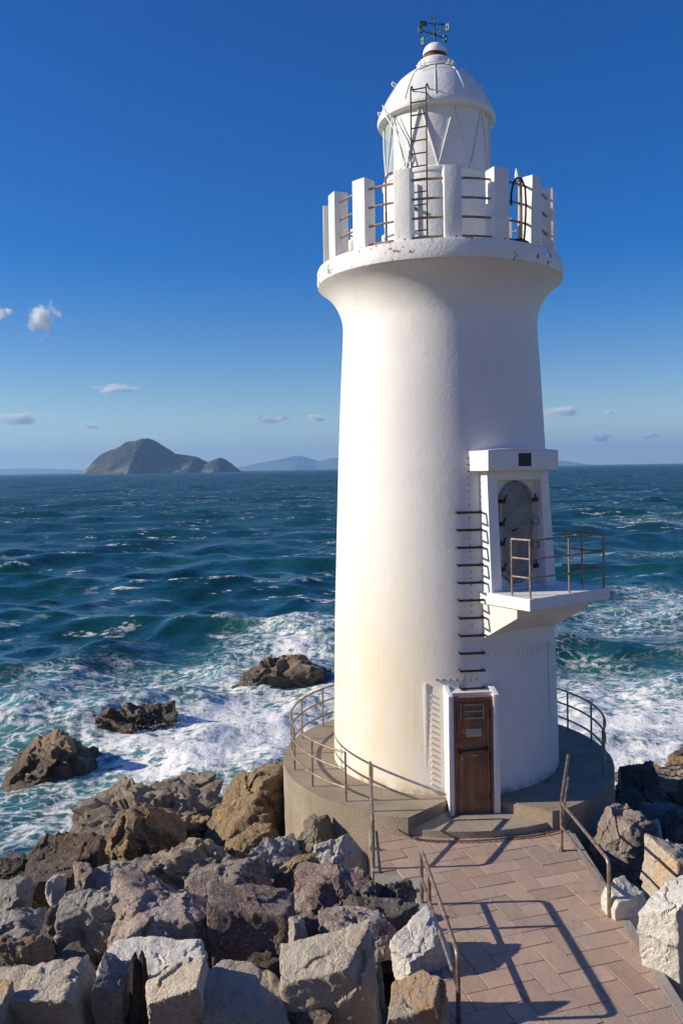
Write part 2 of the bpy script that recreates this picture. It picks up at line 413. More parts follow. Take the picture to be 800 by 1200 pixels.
# cable conduits and small fittings on the gallery
MB().tube([pol(-54, 1.30, 9.62), pol(-54, 1.30, 11.14), pol(-53, 1.24, 11.22), pol(-46, 1.13, 11.26)], .02, 8).build('conduit', M['rail_red'], LH)
MB().tube([pol(-66, 1.17, 12.62), pol(-58, 1.2, 12.35), pol(-45, 1.14, 11.9), pol(-38, 1.11, 11.5), pol(-40, 1.10, 11.34), pol(-48, 1.12, 11.27)], .013, 6).build('conduit', M['white_metal'], LH)
MB().tube([pol(-55, 1.19, 12.40), pol(-41, 1.13, 11.85), pol(-34, 1.10, 11.35)], .010, 6).build('conduit', M['white_metal'], LH)
b = MB(Matrix.Translation(pol(-77, 1.72, 0))); b.lathe([(.07, 9.58), (.07, 9.82), (.12, 9.82), (.125, 10.02), (.09, 10.08), (.0, 10.09)], 24); b.build('gallery_vent', M['white'], LH)
b = MB(frame(-30)); b.box(-.30, .08, 0.96, 1.09, 9.65, 10.95, .01); hatch = b.build('service_hatch', M['white'], LH)
b = MB(frame(-30)); b.tube([(.02, 1.10, 10.5), (.02, 1.16, 10.5)], .035, 10); b.build('hatch_knob', M['dark'], hatch)
b = MB(frame(43)); b.box(-.14, .14, 1.45, 1.66, 9.6, 10.25, .02); b.build('gallery_cabinet', M['white'], LH)
MB().tube([pol(36, 2.12, 9.62), pol(36.2, 2.13, 10.3), pol(36, 2.14, 10.75)], [.045, .04, .035], 8).build('cable_pole', M['plaque'], LH)
MB().tube([pol(30, 2.14, 10.25), pol(29.4, 2.17, 10.45), pol(30, 2.2, 10.62), pol(32, 2.2, 10.72), pol(35, 2.2, 10.74), pol(37.5, 2.2, 10.6), pol(38, 2.2, 10.3), pol(37.2, 2.2, 9.9), pol(36.6, 2.19, 9.64)], .019, 8).build('cable', M['dark'], LH)
MB().tube([pol(31, 2.12, 9.64), pol(34, 2.2, 9.66), pol(39, 2.2, 9.63)], .03, 6).build('cable', M['dark'], LH)
MB().tube([pol(34.6, 2.13, 10.72), pol(34.2, 2.13, 10.82), pol(33.6, 2.13, 10.93)], [.05, .04, .004], 8).build('gallery_lamp', M['white'], LH)

# staple rungs up the tower, and rows of anchor bolts
for k in range(11):
    z = 1.89+.302*k; r = tower_r(z)
    a = math.degrees(.205/r)
    p = [pol(5.8-a, r-.06, z), pol(5.8-a, r+.12, z), pol(5.8+a, r+.12, z), pol(5.8+a, r-.06, z)]
    MB().tube(p, .021, 8).build('step_rung', M['dark'], LH)
def bolts(pts, mat='rust', rr=.016, ln=.035):
    src = None
    for phi, z in pts:
        r = tower_r(z)
        if src is None: src = MB().tube([(0, -ln, 0), (0, .03, 0)], rr, 7).build('anchor_bolt', M[mat], LH); o = src
        else: o = dup(src, LH)
        o.location = pol(phi, r, z); o.rotation_euler = (0, 0, rad(phi))
bolts([(-12.9, z) for z in np.linspace(.1, 1.75, 17)], 'white_metal', .015, .035)
bolts([(16.8, z) for z in np.linspace(.15, 1.95, 15)], 'white_metal', .017, .03)
bolts([(a, 2.02) for a in np.linspace(-10, 8, 7)], 'brass', .020, .03)
bolts([(6.6, z) for z in np.linspace(2.95, 5.85, 26)], 'rust', .011, .015)
rng0 = random.Random(9)
b = MB(frame(-15.4)); b.box(-.022, .022, 2.13, 2.193, .0, 1.95, .003); b.build('cover_strip', M['white'], LH)
# narrow rust runs under the balcony
M['rust_run'] = mat_simple('rust_stain', (.50, .31, .14), .8, 0, .4, 9, .2, (.66, .55, .40))
for k in range(18):
    b = MB()
    a = 12+46*k/17+rng0.uniform(-.5, .5); z1 = 2.46+rng0.uniform(-.02, .02); ln = .04+.16*(k/17)**2+rng0.uniform(0, .05)
    if k == 16: ln = 1.5
    w = .55+rng0.uniform(-.2, .3) + (.35 if k == 16 else 0)
    n = max(2, int(ln/.06))
    wob = [rng0.uniform(-.07, .07) for _ in range(n+1)]
    rows = []
    for j in range(n+1):
        z = z1-ln*j/n; ww = w*(1-.8*(j/n)**.7)*(1 if j else .6)
        rows.append((b.v(pol(a-ww/2+wob[j], tower_r(z)+.004, z)), b.v(pol(a+ww/2+wob[j], tower_r(z)+.004, z))))
    for p, q in zip(rows, rows[1:]): b.bm.faces.new((p[0], p[1], q[1], q[0]))
    b.build('rust_streak', M['rust_run'], LH)
# entrance at the foot: two projecting wing walls with a brown door between
FD = frame(5)
def wing(x0, x1):
    b = MB(FD); b.hexa([(x0, 2.50, -.2), (x1, 2.50, -.2), (x1, 2.0, -.2), (x0, 2.0, -.2)][::-1], [(x0, 2.50, 1.83), (x1, 2.50, 1.83), (x1, 2.0, 1.95), (x0, 2.0, 1.95)][::-1], .012)
    return b.build('door_wing_wall', M['white'], LH)
wing(-.455, -.365); wing(.315, .425)
b = MB(FD); b.box(-.365, .315, 2.0, 2.40, 1.80, 1.86); b.build('door_lintel', M['white'], LH)
b = MB(FD)
b.box(-.362, -.325, 2.36, 2.475, -.19, 1.80); b.box(.275, .312, 2.36, 2.475, -.19, 1.80); b.box(-.325, .275, 2.36, 2.475, 1.74, 1.80)
dfr = b.build('door_frame', M['wood'], LH)
b = MB(FD); b.box(-.322, .272, 2.38, 2.44, -.18, 1.737, .006)
for z in (.86,): b.box(-.31, .26, 2.438, 2.452, z-.03, z+.03)
for x in (-.30, .21): b.box(x, x+.05, 2.438, 2.450, -.17, 1.72)
door = b.build('entrance_door', M['wood'], LH)
b = MB(FD)
for z in (1.44, 1.56, 1.67): b.box(-.19, .13, 2.452, 2.47, z-.012, z+.012)
for x in (-.245, .14): b.box(x, x+.02, 2.452, 2.475, 1.41, 1.70)
b.build('door_grille', M['steel_lt'], door)
b = MB(FD); b.box(-.15, .12, 2.445, 2.462, 1.12, 1.26, .004); plq = b.build('door_plaque', M['plaque'], door)
b = MB(FD); b.tube([(-.27, 2.475, .885), (.24, 2.475, .915)], .014, 6); b.box(-.28, -.24, 2.44, 2.49, .85, .92); b.box(.17, .22, 2.44, 2.49, .88, .94); b.build('door_bar', M['dark'], door)
b = MB(FD); b.box(-.245, -.205, 2.455, 2.485, .74, .80, .005); b.tube([(-.24, 2.47, .80), (-.24, 2.47, .84), (-.21, 2.47, .84), (-.21, 2.47, .80)], .006, 6); b.build('padlock', M['steel_lt'], door)
b = MB(FD); b.tube([(-.02, 2.452, .72), (-.02, 2.49, .70), (-.02, 2.49, .62), (-.02, 2.452, .60)], .009, 6); b.build('door_handle', M['steel_lt'], door)
b = MB(FD); b.box(-.08, .05, 2.445, 2.456, .79, .81); b.build('door_strip', M['brass'], door)
for z in (.12, .80, 1.5):
    b = MB(FD); b.tube([(.268, 2.46, z-.06), (.268, 2.46, z+.06)], .016, 8); b.build('door_hinge', M['dark'], door)
b = MB(FD); b.tube([(-.07, 2.44, .14), (-.07, 2.46, .14)], .018, 8); b.build('door_stud', M['steel_lt'], door)

# upper doorway: bay, hood, watertight door, balcony
FB = frame(35)
ZF = 3.53
b = MB(FB)
b.hexa([(-.82, 1.5, ZF), (-.57, 1.5, ZF), (-.57, 2.17, ZF), (-.82, 2.17, ZF)], [(-.79, 1.5, 5.62), (-.56, 1.5, 5.62), (-.56, 2.06, 5.62), (-.79, 2.06, 5.62)])
b.hexa([(.57, 1.5, ZF), (.82, 1.5, ZF), (.82, 2.17, ZF), (.57, 2.17, ZF)], [(.56, 1.5, 5.62), (.76, 1.5, 5.62), (.76, 2.06, 5.62), (.56, 2.06, 5.62)])
b.box(-.565, .565, 1.5, 1.93, ZF, 5.62)
b.box(-.562, .562, 1.93, 2.05, 5.45, 5.62)
bay = b.build('upper_doorway', M['white'], LH, smooth=False)
b = MB(FB)
b.hexa([(-.945, 1.5, 5.62), (.83, 1.5, 5.62), (.83, 2.25, 5.62), (-.945, 2.25, 5.62)], [(-.945, 1.5, 5.97), (.83, 1.5, 5.97), (.83, 2.25, 5.97), (-.945, 2.25, 5.97)], .012)
v = [b.v(p) for p in ((-.945, 2.24, 5.972), (.83, 2.24, 5.972), (-.06, 2.24, 6.03), (-.945, 1.5, 5.972), (.83, 1.5, 5.972), (-.06, 1.5, 6.03))]
for f in ((0, 1, 2), (3, 5, 4), (0, 2, 5, 3), (1, 4, 5, 2)): b.bm.faces.new([v[i] for i in f])
hood = b.build('door_hood', M['white'], LH, smooth=False)
b = MB(FB); b.box(-.21, .11, 2.22, 2.256, 5.69, 5.92); hw = b.build('hood_window', M['black'], hood, smooth=False)
def stadium(w, h, z0, n=14):
    r = w/2; return [(r*math.cos(t), z0+h-r+r*math.sin(t)) for t in np.linspace(0, math.pi, n)] + [(r*math.cos(t), z0+r+r*math.sin(t)) for t in np.linspace(math.pi, 2*math.pi, n)]
b = MB(FB)
out = stadium(.80, 1.72, ZF+.12)
a_ = [b.v((x+.02, 1.93, z)) for x, z in out]; c_ = [b.v((x+.02, 1.985, z)) for x, z in out]
b.bm.faces.new(c_)
for i in range(len(out)): j = (i+1) % len(out); b.bm.faces.new((a_[i], a_[j], c_[j], c_[i]))
for z in (ZF+.42, ZF+.78, ZF+1.14, ZF+1.46): b.box(-.37, .41, 1.984, 1.994, z-.009, z+.009)
wd = b.build('watertight_door', M['door_steel'], LH, smooth=False)
MB(FB).tube([(x+.02, 1.97, z) for x, z in stadium(.84, 1.76, ZF+.10)], .042, 8, True).build('door_rim', M['steel_lt'], wd)
for x, z in ((-.41, ZF+.35), (-.41, ZF+.8), (-.41, ZF+1.15), (-.38, ZF+1.55), (.45, ZF+.35), (.45, ZF+1.55)):
    b = MB(FB); b.box(x-.05, x+.05, 1.95, 2.06, z-.035, z+.035, .01); b.tube([(x, 2.05, z), (x+(.05 if x < 0 else -.05), 2.07, z+.11)], .014, 6); b.build('door_clamp', M['dark'], wd)
for z in (ZF+.72, ZF+1.15):
    b = MB(FB); b.box(.40, .56, 1.94, 2.03, z-.05, z+.05, .01); b.build('door_hinge', M['steel_lt'], wd)
MB(FB).tube([(-.12, 1.99, ZF+1.02), (-.12, 2.04, ZF+1.02), (-.02, 2.04, ZF+1.05)], .012, 6).build('door_handle', M['dark'], wd)
b = MB(FB)
b.hexa([(-.88, 1.6, ZF-.20), (1.17, 1.6, ZF-.20), (1.17, 3.08, ZF-.20), (-.88, 3.08, ZF-.20)], [(-.88, 1.6, ZF), (1.17, 1.6, ZF), (1.17, 3.08, ZF), (-.88, 3.08, ZF)], .01)
bal = b.build('balcony', M['white'], LH, smooth=False)
b = MB(FB)
x0, x1 = -.84, .97
prof2 = [(1.6, ZF-.205), (2.76, ZF-.205), (2.76, ZF-.36), (2.0, ZF-.80), (1.6, ZF-1.0)]
A_ = [b.v((x0, y, z)) for y, z in prof2]; B_ = [b.v((x1, y, z)) for y, z in prof2]
b.bm.faces.new(A_); b.bm.faces.new(B_[::-1])
for i in range(5): j = (i+1) % 5; b.bm.faces.new((A_[i], B_[i], B_[j], A_[j]))
M['corbel'] = mat_white('cream_stained_paint', .0, (.79, .755, .68))
b.build('balcony_corbel', M['corbel'], bal, smooth=False)
# balcony rails
corners = [(-.80, 2.62), (-.80, 3.02), (.16, 3.02), (1.08, 3.02), (1.08, 2.1)]
br_ = MB(FB).tube([(*corners[0], ZF+.95), (*corners[1], ZF+.95), (*corners[3], ZF+.95), (*corners[4], ZF+.95)], .0175, 8).build('balcony_railing', M['rail_red'], LH)
for h in (.33, .64):
    MB(FB).tube([(*corners[0], ZF+h), (*corners[1], ZF+h), (*corners[3], ZF+h), (*corners[4], ZF+h)], .015, 8).build('rail', M['rail_red'], br_)
for c in corners[:4]+[(1.08, 2.55)]:
    MB(FB).tube([(*c, ZF-.02), (*c, ZF+.95)], .018, 8).build('post', M['rail_red'], br_)

# ================================================================== ROUND PLATFORM
PL = thing('lighthouse_platform', (AX, AY, 0), 'round weathered concrete platform carrying the white lighthouse, notched before its door', 'platform')
L1, L2, R1, R2 = (-.26, -2.36), (-.98, -3.05), (.66, -2.36), (1.40, -2.88)
RP = 3.21
aL = math.degrees(math.atan2(L2[0], -L2[1])); aR = math.degrees(math.atan2(R2[0], -R2[1]))
ring = [tuple(pol(a, RP)[:2]) for a in np.linspace(aR, 360+aL, 120)]
poly = ring + [L1, (-.20, -1.9), (.60, -1.9), R1]
MB().prism(poly, -4.2, 0, .02).build('platform_drum', M['platform'], PL, ang=30)
lan = [L1, (L2[0]*.985, L2[1]*.985)] + [tuple(pol(a, 3.16)[:2]) for a in np.linspace(aL, aR, 24)] + [(R2[0]*.985, R2[1]*.985), R1, (.60, -1.88), (-.20, -1.88)]
lan = [L1] + [tuple(pol(a, 3.14)[:2]) for a in np.linspace(aL+.3, aR-.3, 24)] + [R1, (.595, -1.905), (-.195, -1.905)]
b = MB(); b.prism([(x*.998, y) for x, y in lan], -1.2, -.19, .012); b.build('landing', M['landing'], PL, ang=30)
# ring railing
RR = thing('ring_railing', (AX, AY, 0), 'three-bar curved pipe railing around the edge of the round platform', 'railing')
g0, g1, RAD = 62.5, 360-40.5, 3.05
for h in (.84, .55, .24):
    MB().tube([pol(a, RAD, h) for a in np.linspace(g0, g1, 90)], .021, 8).build('rail', M['rail_red'], RR)
p0 = MB().tube([(0, 0, -.02), (0, 0, .84)], .02, 8).build('post', M['rail_red'], RR)
angs = np.linspace(g0, g1, 16)
p0.location = pol(angs[0], RAD)
for a in angs[1:]: dup(p0, RR, pol(a, RAD))
# chain across the landing
b = MB()
n = 66
def chain_pt(u):
    a = (aL-2)+(aR+9-aL)*u
    return pol(a, 3.30+.02*math.sin(9*u), -.27+.16*max(0, (u-.86)/.14)**2+.10*max(0, (.08-u)/.08))
for k in range(n):
    c = chain_pt(k/(n-1)); d = (chain_pt((k+1)/(n-1))-c).normalized(); s2 = d.cross(Vector((0, 0, 1))).normalized(); w = Vector((0, 0, 1)) if k % 2 else s2
    b.tube([c + d*(.033*math.cos(t)) + w*(.014*math.sin(t)) for t in np.linspace(0, math.tau, 9)[:-1]], .0058, 5, True)
ch = b.build('barrier_chain', M['rust'])
for v_ in ch.data.vertices: v_.co += Vector((AX, AY, 0))
tag(ch, 'rusty barrier chain lying along the edge of the landing before the brown door', 'chain')

# ================================================================== PATH
def clipx(poly, x, keep_right):
    out = []
    for i, p in enumerate(poly):
        q = poly[(i+1) % len(poly)]; a = (p[0]-x)*(1 if keep_right else -1); c = (q[0]-x)*(1 if keep_right else -1)
        if a >= 0: out.append(p)
        if a*c < 0: t = a/(a-c); out.append((x, p[1]+t*(q[1]-p[1])))
    return out
rng = random.Random(3)
b = MB(); tones = []
ang = rad(17); e1 = Vector((math.cos(ang), math.sin(ang))); e2 = Vector((-math.sin(ang), math.cos(ang)))
PZ = -.30
S = .30
def slab(u0, v0, du, dv):
    g = .004
    q = [(u0+g, v0+g), (u0+du-g, v0+g), (u0+du-g, v0+dv-g), (u0+g, v0+dv-g)]
    w = [tuple(Vector((2.2, 10.5)) + e1*u + e2*v) for u, v in q]
    cy = sum(p[1] for p in w)/4
    if cy > 14.2 or cy < 4.5: return
    w = clipx(clipx(w, .47 if cy > 12.02 else 1.10, True), 3.56, False)
    if len(w) < 3: return
    ar = abs(sum(w[i][0]*w[(i+1) % len(w)][1]-w[(i+1) % len(w)][0]*w[i][1] for i in range(len(w))))/2
    if ar < .004: return
    dz = rng.uniform(-.003, .003)
    n0 = len(b.bm.faces)
    c = Vector((sum(p[0] for p in w)/len(w), sum(p[1] for p in w)/len(w)))
    lo = [b.v((x, y, PZ-.03)) for x, y in w]; md = [b.v((x, y, PZ-.006+dz)) for x, y in w]
    tp = []
    for x, y in w:
        d = (c-Vector((x, y))); d = d.normalized()*.006 if d.length > .02 else d*0
        tp.append(b.v((x+d.x, y+d.y, PZ+dz)))
    k = len(w)
    for i in range(k):
        j = (i+1) % k
        b.bm.faces.new((lo[i], lo[j], md[j], md[i])); b.bm.faces.new((md[i], md[j], tp[j], tp[i]))
    b.bm.faces.new(tp)
    tones.extend([rng.random()]*(2*k+1))
for i in range(-16, 17):
    for j in range(-9, 9):
        # herringbone of 2:1 slabs
        ox = (i + 4*j)*S - 0; oy = i*S
        if -5 < ox < 5 and -7 < oy < 5:
            slab(ox, oy, 2*S, S)
            slab(ox+2*S-0, oy, S, 2*S) if False else slab(ox+2*S, oy-S, S, 2*S)
b.bm.faces.ensure_lookup_table()
me_t = tones[:]
path = b.build('path', M['paving'], None, smooth=False)
at = path.data.attributes.new('tone', 'FLOAT', 'FACE')
if len(path.data.polygons) == len(me_t): at.data.foreach_set('value', me_t)
tag(path, kind='structure')
b = MB()
b.prism([(.40, 13.9), (.40, 12.0), (.97, 11.7), (.97, 10.85), (1.0, 10.2), (1.06, 4), (3.68, 4), (3.66, 13.9)][::-1], -3.2, PZ-.014)
pb = b.build('path_foundation', M['path_base'], None, smooth=False); tag(pb, kind='structure')
b = MB(); b.box(3.565, 3.70, 4, 13.35, -1.0, PZ+.003, .006); tag(b.build('path_kerb', M['path_base'], None, smooth=False), kind='structure')
b = MB(); b.box(.36, .465, 12.15, 13.62, -1.2, PZ+.02, .006); b.box(.93, 1.09, 10.7, 11.35, -1.2, PZ+.03, .01); b.box(.96, 1.09, 4, 10.695, -1.2, PZ+.002, .01)
tag(b.build('path_kerb', M['path_base'], None, smooth=False), kind='structure')

# handrails beside the path
def bend(p, q, r, k=5, rr=.09):
    p, q, r = Vector(p), Vector(q), Vector(r)
    a = q+(p-q).normalized()*rr; c = q+(r-q).normalized()*rr
    return [a*(1-t)**2+q*2*t*(1-t)+c*t*t for t in np.linspace(0, 1, k)]
def handrail(label, posts, top, mids, loc):
    t = thing('handrail', loc, label, 'handrail', 'handrails beside the path')
    L = Vector(loc)
    MB().tube([Vector(p)-L for p in top], .026, 10).build('top_rail', M['pipe'], t)
    for m_ in mids: MB().tube([Vector(p)-L for p in m_], .020, 10).build('mid_rail', M['pipe'], t)
    for p, z0, z1 in posts:
        MB().tube([Vector((*p, z0))-L, Vector((*p, z1))-L], .025, 10).build('post', M['pipe'], t)
        if z0 > -.4: MB().tube([Vector((*p, z0))-L, Vector((*p, z0+.012))-L], .05, 12).build('post_flange', M['pipe'], t)
    return t
# far left
zt = .46
a0, a1 = (.385, 12.27), (.40, 13.62)
handrail('short pipe handrail left of the path, rising to the round platform', [(a1, -.01, .80)],
         [(*a0, -1.2), (*a0, .2)] + bend((*a0, .2), (*a0, zt), (*a1, .82)) + [(*a1, .82)], [[(*a0, .08), (*a1, .42)]], (.39, 12.6, PZ))
a0, am, a1 = (1.01, 11.23), (1.05, 10.6), (1.17, 8.82)
handrail('pipe handrail on the near left of the path, in front of the pale boulder', [(am, PZ-.4, zt)],
         [(*a0, PZ), (*a0, .2)] + bend((*a0, .2), (*a0, zt), (*a1, zt)) + bend((*a0, zt), (*a1, zt), (*a1, PZ)) + [(*a1, PZ-.3)], [[(*a0, .07), (*a1, .07)]], (1.05, 10, PZ))
a0, a1, a2 = (3.45, 10.84), (3.33, 12.75), (3.72, 13.75)
handrail('kinked pipe handrail on the right of the path, climbing to the platform', [(a1, PZ, zt)],
         [(*a0, PZ-.1), (*a0, .2)] + bend((*a0, .2), (*a0, zt), (*a1, zt)) + bend((*a0, zt), (*a1, zt), (*a2, .84)) + [(*a2, .84), ], [[(*a0, .08), (*a1, .08)], [(*a1, .08), (*a2, .46)]], (3.4, 11.8, PZ))

# ================================================================== GROUND UNDER THE ROCKS
def pile_z(x, y): return -.2-.31*(y-9.5)
gx = np.linspace(-30, 34, 90); gy = np.linspace(2, 34, 60)
X, Y = np.meshgrid(gx, gy)
Z = np.minimum(-.2-.31*(Y-9.5), 2.2)-.75
Z = np.where(Y > 17.5, Z-.25*(Y-17.5), Z) + .35*fbm(np.c_[X.ravel()*.5, Y.ravel()*.5, 0*X.ravel()], 4).reshape(X.shape)
def grid_mesh(name, X, Y, Z, mat, attrs=None):
    h, w = X.shape
    me = bpy.data.meshes.new(name)
    co = np.stack([X, Y, Z], -1).reshape(-1, 3)
    idx = np.arange(h*w).reshape(h, w)
    q = np.stack([idx[:-1, :-1], idx[:-1, 1:], idx[1:, 1:], idx[1:, :-1]], -1).reshape(-1, 4)
    me.vertices.add(len(co)); me.vertices.foreach_set('co', co.astype(np.float32).ravel())
    me.loops.add(q.size); me.loops.foreach_set('vertex_index', q.astype(np.int32).ravel())
    me.polygons.add(len(q)); me.polygons.foreach_set('loop_start', np.arange(0, q.size, 4, dtype=np.int32))
    me.polygons.foreach_set('use_smooth', np.ones(len(q), bool))
    me.update(calc_edges=True); me.validate()
    for k, v in (attrs or {}).items():
        a = me.attributes.new(k, 'FLOAT', 'POINT'); a.data.foreach_set('value', v.astype(np.float32).ravel())
    me.materials.append(mat)
    o = bpy.data.objects.new(name, me); COL.objects.link(o)
    return o
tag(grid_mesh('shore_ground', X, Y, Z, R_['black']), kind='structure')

M['land'] = mat_concrete('pale_sandy_ground', (.46, .38, .26), (.38, .31, .21), (.30, .235, .15), .3)
gx2 = np.linspace(-140, 140, 60); gy2 = np.r_[np.linspace(-160, -14, 40), np.linspace(-12, 1.5, 12)]
X2, Y2 = np.meshgrid(gx2, gy2)
Z2 = 4.05+np.where(Y2 < -14, (-14-Y2)*.28, 0)*(1+.4*fbm(np.c_[X2.ravel()*.03, Y2.ravel()*.03, 0*X2.ravel()], 4).reshape(X2.shape))
Z2[-1] = -1.0
tag(grid_mesh('unseen_promenade', X2, Y2, Z2, M['land']), kind='structure')  # unseen land behind the camera, added for its warm bounce onto shaded sides

# ================================================================== ROCKS
_ico = {}
def ico(n):
    if n not in _ico:
        bm = bmesh.new(); bmesh.ops.create_icosphere(bm, subdivisions=n, radius=1)
        bm.verts.ensure_lookup_table()
        v = np.array([x.co[:] for x in bm.verts]); f = np.array([[x.index for x in q.verts] for q in bm.faces]); bm.free()
        _ico[n] = (v/np.linalg.norm(v, axis=1)[:, None], f)
    return _ico[n]
def rock_verts(kind, seed, sub, dims):
    rs = np.random.RandomState(seed); V, Fc = ico(sub)
    if kind == 'block':
        N = [(1, 0, 0), (-1, 0, 0), (0, 1, 0), (0, -1, 0), (0, 0, 1), (0, 0, -1)]
        N = np.array(N, float)+rs.normal(size=(6, 3))*.10
        D = np.array([.80]*6)*rs.uniform(.92, 1.05, 6)
        C = rs.normal(size=(5, 3)); C /= np.linalg.norm(C, axis=1)[:, None]
        N = np.r_[N/np.linalg.norm(N, axis=1)[:, None], C]; D = np.r_[D, rs.uniform(.95, 1.12, 5)]; k = 60
    elif kind == 'angular':
        n = 13; N = rs.normal(size=(n, 3)); N /= np.linalg.norm(N, axis=1)[:, None]
        N = np.r_[N, [[0, 0, -1], [0, 0, 1], [1, 0, 0], [-1, 0, 0], [0, -1, 0], [0, 1, 0]]]; D = np.r_[rs.uniform(.58, .92, n), np.full(6, .9)]; k = 80
    else:
        n = 18; N = rs.normal(size=(n, 3)); N /= np.linalg.norm(N, axis=1)[:, None]; D = rs.uniform(.68, .95, n)
        N = np.r_[N, [[0, 0, -1], [1, 0, 0], [-1, 0, 0], [0, -1, 0], [0, 1, 0]]]; D = np.r_[D, np.full(5, .95)]; k = 34
    c = np.maximum(V@N.T, 1e-3)/D
    r = (c**k).sum(1)**(-1/k)
    P = V*r[:, None]
    if kind == 'dome':
        tz = np.clip((P[:, 2]/np.abs(P[:, 2]).max()+.25)/1.25, 0, 1)[:, None]
        P[:, :2] = (P[:, :2]+np.array([rs.uniform(-.15, .15), 0])*tz)*(1-.52*tz**1.3)
    P = P/np.abs(P).max(0)*np.array(dims)/2
    s = float(np.cbrt(np.prod(dims)))
    amp = {'block': .045, 'angular': .06, 'craggy': .085, 'dome': .075}[kind]*s
    q = P/s
    wq = q+.18*np.c_[fbm(q*2.3+5, 3), fbm(q*2.3+15, 3), fbm(q*2.3+25, 3)]
    d = fbm(wq*1.7+seed*3.1, 3)*amp*.9
    rg = fbm(wq*3.2+seed*1.7, 5, True)
    d += (rg-.35)*amp*{'block': .5, 'angular': .8, 'craggy': .95, 'dome': .9}[kind]
    # stepped fracture ledges along a tilted bedding
    B_ = rs.normal(size=3); B_ /= np.linalg.norm(B_)
    l = (q@B_)*{'block': 3, 'angular': 5, 'craggy': 7, 'dome': 6}[kind]+fbm(wq*2.2+seed, 3)*1.6
    fr = l-np.floor(l)
    d += (np.floor(l)%2*np.clip(fr*6, 0, 1)+(1-np.floor(l)%2)*(1-np.clip(fr*6, 0, 1))-.5)*amp*{'block': .14, 'angular': .4, 'craggy': .4, 'dome': .3}[kind]
    # broken facets: flat offcuts with their own small slope
    for nc, fa in ((26, .55), (120, .26)):
        cp = q[rs.randint(0, len(q), nc)]
        gs = rs.normal(size=(nc, 3))*fa*2.2; cs = rs.uniform(-1, 1, nc)*fa
        wf = wq+.05*np.c_[perlin(q*9), perlin(q*9+7), perlin(q*9+13)]
        kk = (-2*wf@cp.T+(cp**2).sum(1)[None]).argmin(1)
        d += amp*{'block': .5, 'angular': .66, 'craggy': .75, 'dome': .7}[kind]*(cs[kk]+((q-cp[kk])*gs[kk]).sum(1)*2.0)
    d += fbm(q*9+seed, 5)*amp*.5
    P = P+V*d[:, None]
    return P, Fc
def rock_obj(name, kind, seed, sub, dims, mat, loc, rz=0, tilt=(0, 0)):
    P, Fc = rock_verts(kind, seed, sub, dims)
    if tilt != (0, 0):
        Rm = np.array((Matrix.Rotation(tilt[0], 3, 'X')@Matrix.Rotation(tilt[1], 3, 'Y')))
        P = P@Rm.T
    me = bpy.data.meshes.new(name)
    me.vertices.add(len(P)); me.vertices.foreach_set('co', P.astype(np.float32).ravel())
    me.loops.add(Fc.size); me.loops.foreach_set('vertex_index', Fc.astype(np.int32).ravel())
    me.polygons.add(len(Fc)); me.polygons.foreach_set('loop_start', np.arange(0, Fc.size, 3, dtype=np.int32))
    me.polygons.foreach_set('use_smooth', np.ones(len(Fc), bool)); me.update(calc_edges=True)
    me.set_sharp_from_angle(angle=rad(38))
    me.materials.append(mat)
    o = bpy.data.objects.new(name, me); COL.objects.link(o); o.location = loc; o.rotation_euler = (0, 0, rz)
    return o
PX = F
placed = []
def boulder(label, box, mat, kind='angular', seed=1, Y=None, dyf=.8, sub=6, rz=0, name='boulder', group=None, tilt=(0, 0), ext=0.0, z=None):
    """box = extent in the picture (left, top, right, bottom); the stone stands at distance Y"""
    x0, y0, x1, y1 = box
    if Y is None:
        if z is not None: Y = on_z((x0+x1)/2, y1, z).y
        else:
            d = ray((x0+x1)/2, y1-.18*(y1-y0)); tt = (2.745-EYE)/(d.z+.31*d.y); Y = tt*d.y
        Y += .35*(x1-x0)/PX*Y*dyf
    w = (x1-x0)/PX*Y; dy = w*dyf
    dep = (EYE-(-1))/Y
    c = on_y((x0+x1)/2, (y0+y1)/2, Y)
    s_ = min(.75, max(.15, (EYE-c.z)/Y)); cs = 1/math.sqrt(1+s_*s_)
    hv = (y1-y0)/PX*Y
    h = max(.25*w, (hv-.62*dy*s_)*1.06)
    # visible extent spans the front foot to the back top
    c.z += 0
    o = rock_obj(name, kind, seed, sub, (w, dy, h+ext), R_[mat], (c.x, c.y, c.z-ext/2), rz, tilt)
    tag(o, label, 'rock' if name != 'rock' else 'rock', group)
    placed.append((c.x, c.y, c.z, w, dy, h))
    return o
B = boulder
# front row of quarried blocks
B('big tan block at the lower left with a rounded sunlit top', (4, 1106, 121, 1240), 'tan', 'block', 11, Y=8.9, ext=.5, dyf=.6, tilt=(.30, -.22))
B('narrow grey upright slab between the lower-left tan block and the black stake', (117, 1118, 151, 1240), 'grey', 'block', 12, Y=8.8, ext=.5, dyf=1.5)
B('broad pale slab lying behind the black wooden stake', (118, 1094, 258, 1190), 'pale', 'block', 13, Y=9.75, ext=.3, dyf=.5, tilt=(.22, -.10))
B('tan block with a flat tilted face just right of the black wooden stake', (174, 1112, 250, 1240), 'tan', 'block', 14, Y=8.7, ext=.6, dyf=.8, tilt=(.28, -.08))
B('rounded tan block second to the left from the orange-edged block', (249, 1116, 349, 1240), 'tan', 'block', 25, Y=8.8, ext=.6, dyf=.7, tilt=(.30, -.18))
B('large grey block with a tan top edge beside the orange-edged block', (336, 1088, 452, 1240), 'tan', 'block', 31, Y=8.9, ext=.6, dyf=.5, tilt=(.10, -.10))
B('orange-edged block at the foot of the near left handrail', (446, 1124, 533, 1240), 'orange', 'block', 17, Y=8.5, ext=.6, dyf=.75, tilt=(.32, -.12))
B('pale angular boulder leaning beside the near left handrail', (455, 1074, 529, 1138), 'pale', 'block', 48, Y=9.9, ext=.3, rz=.55, tilt=(.0, -.25))
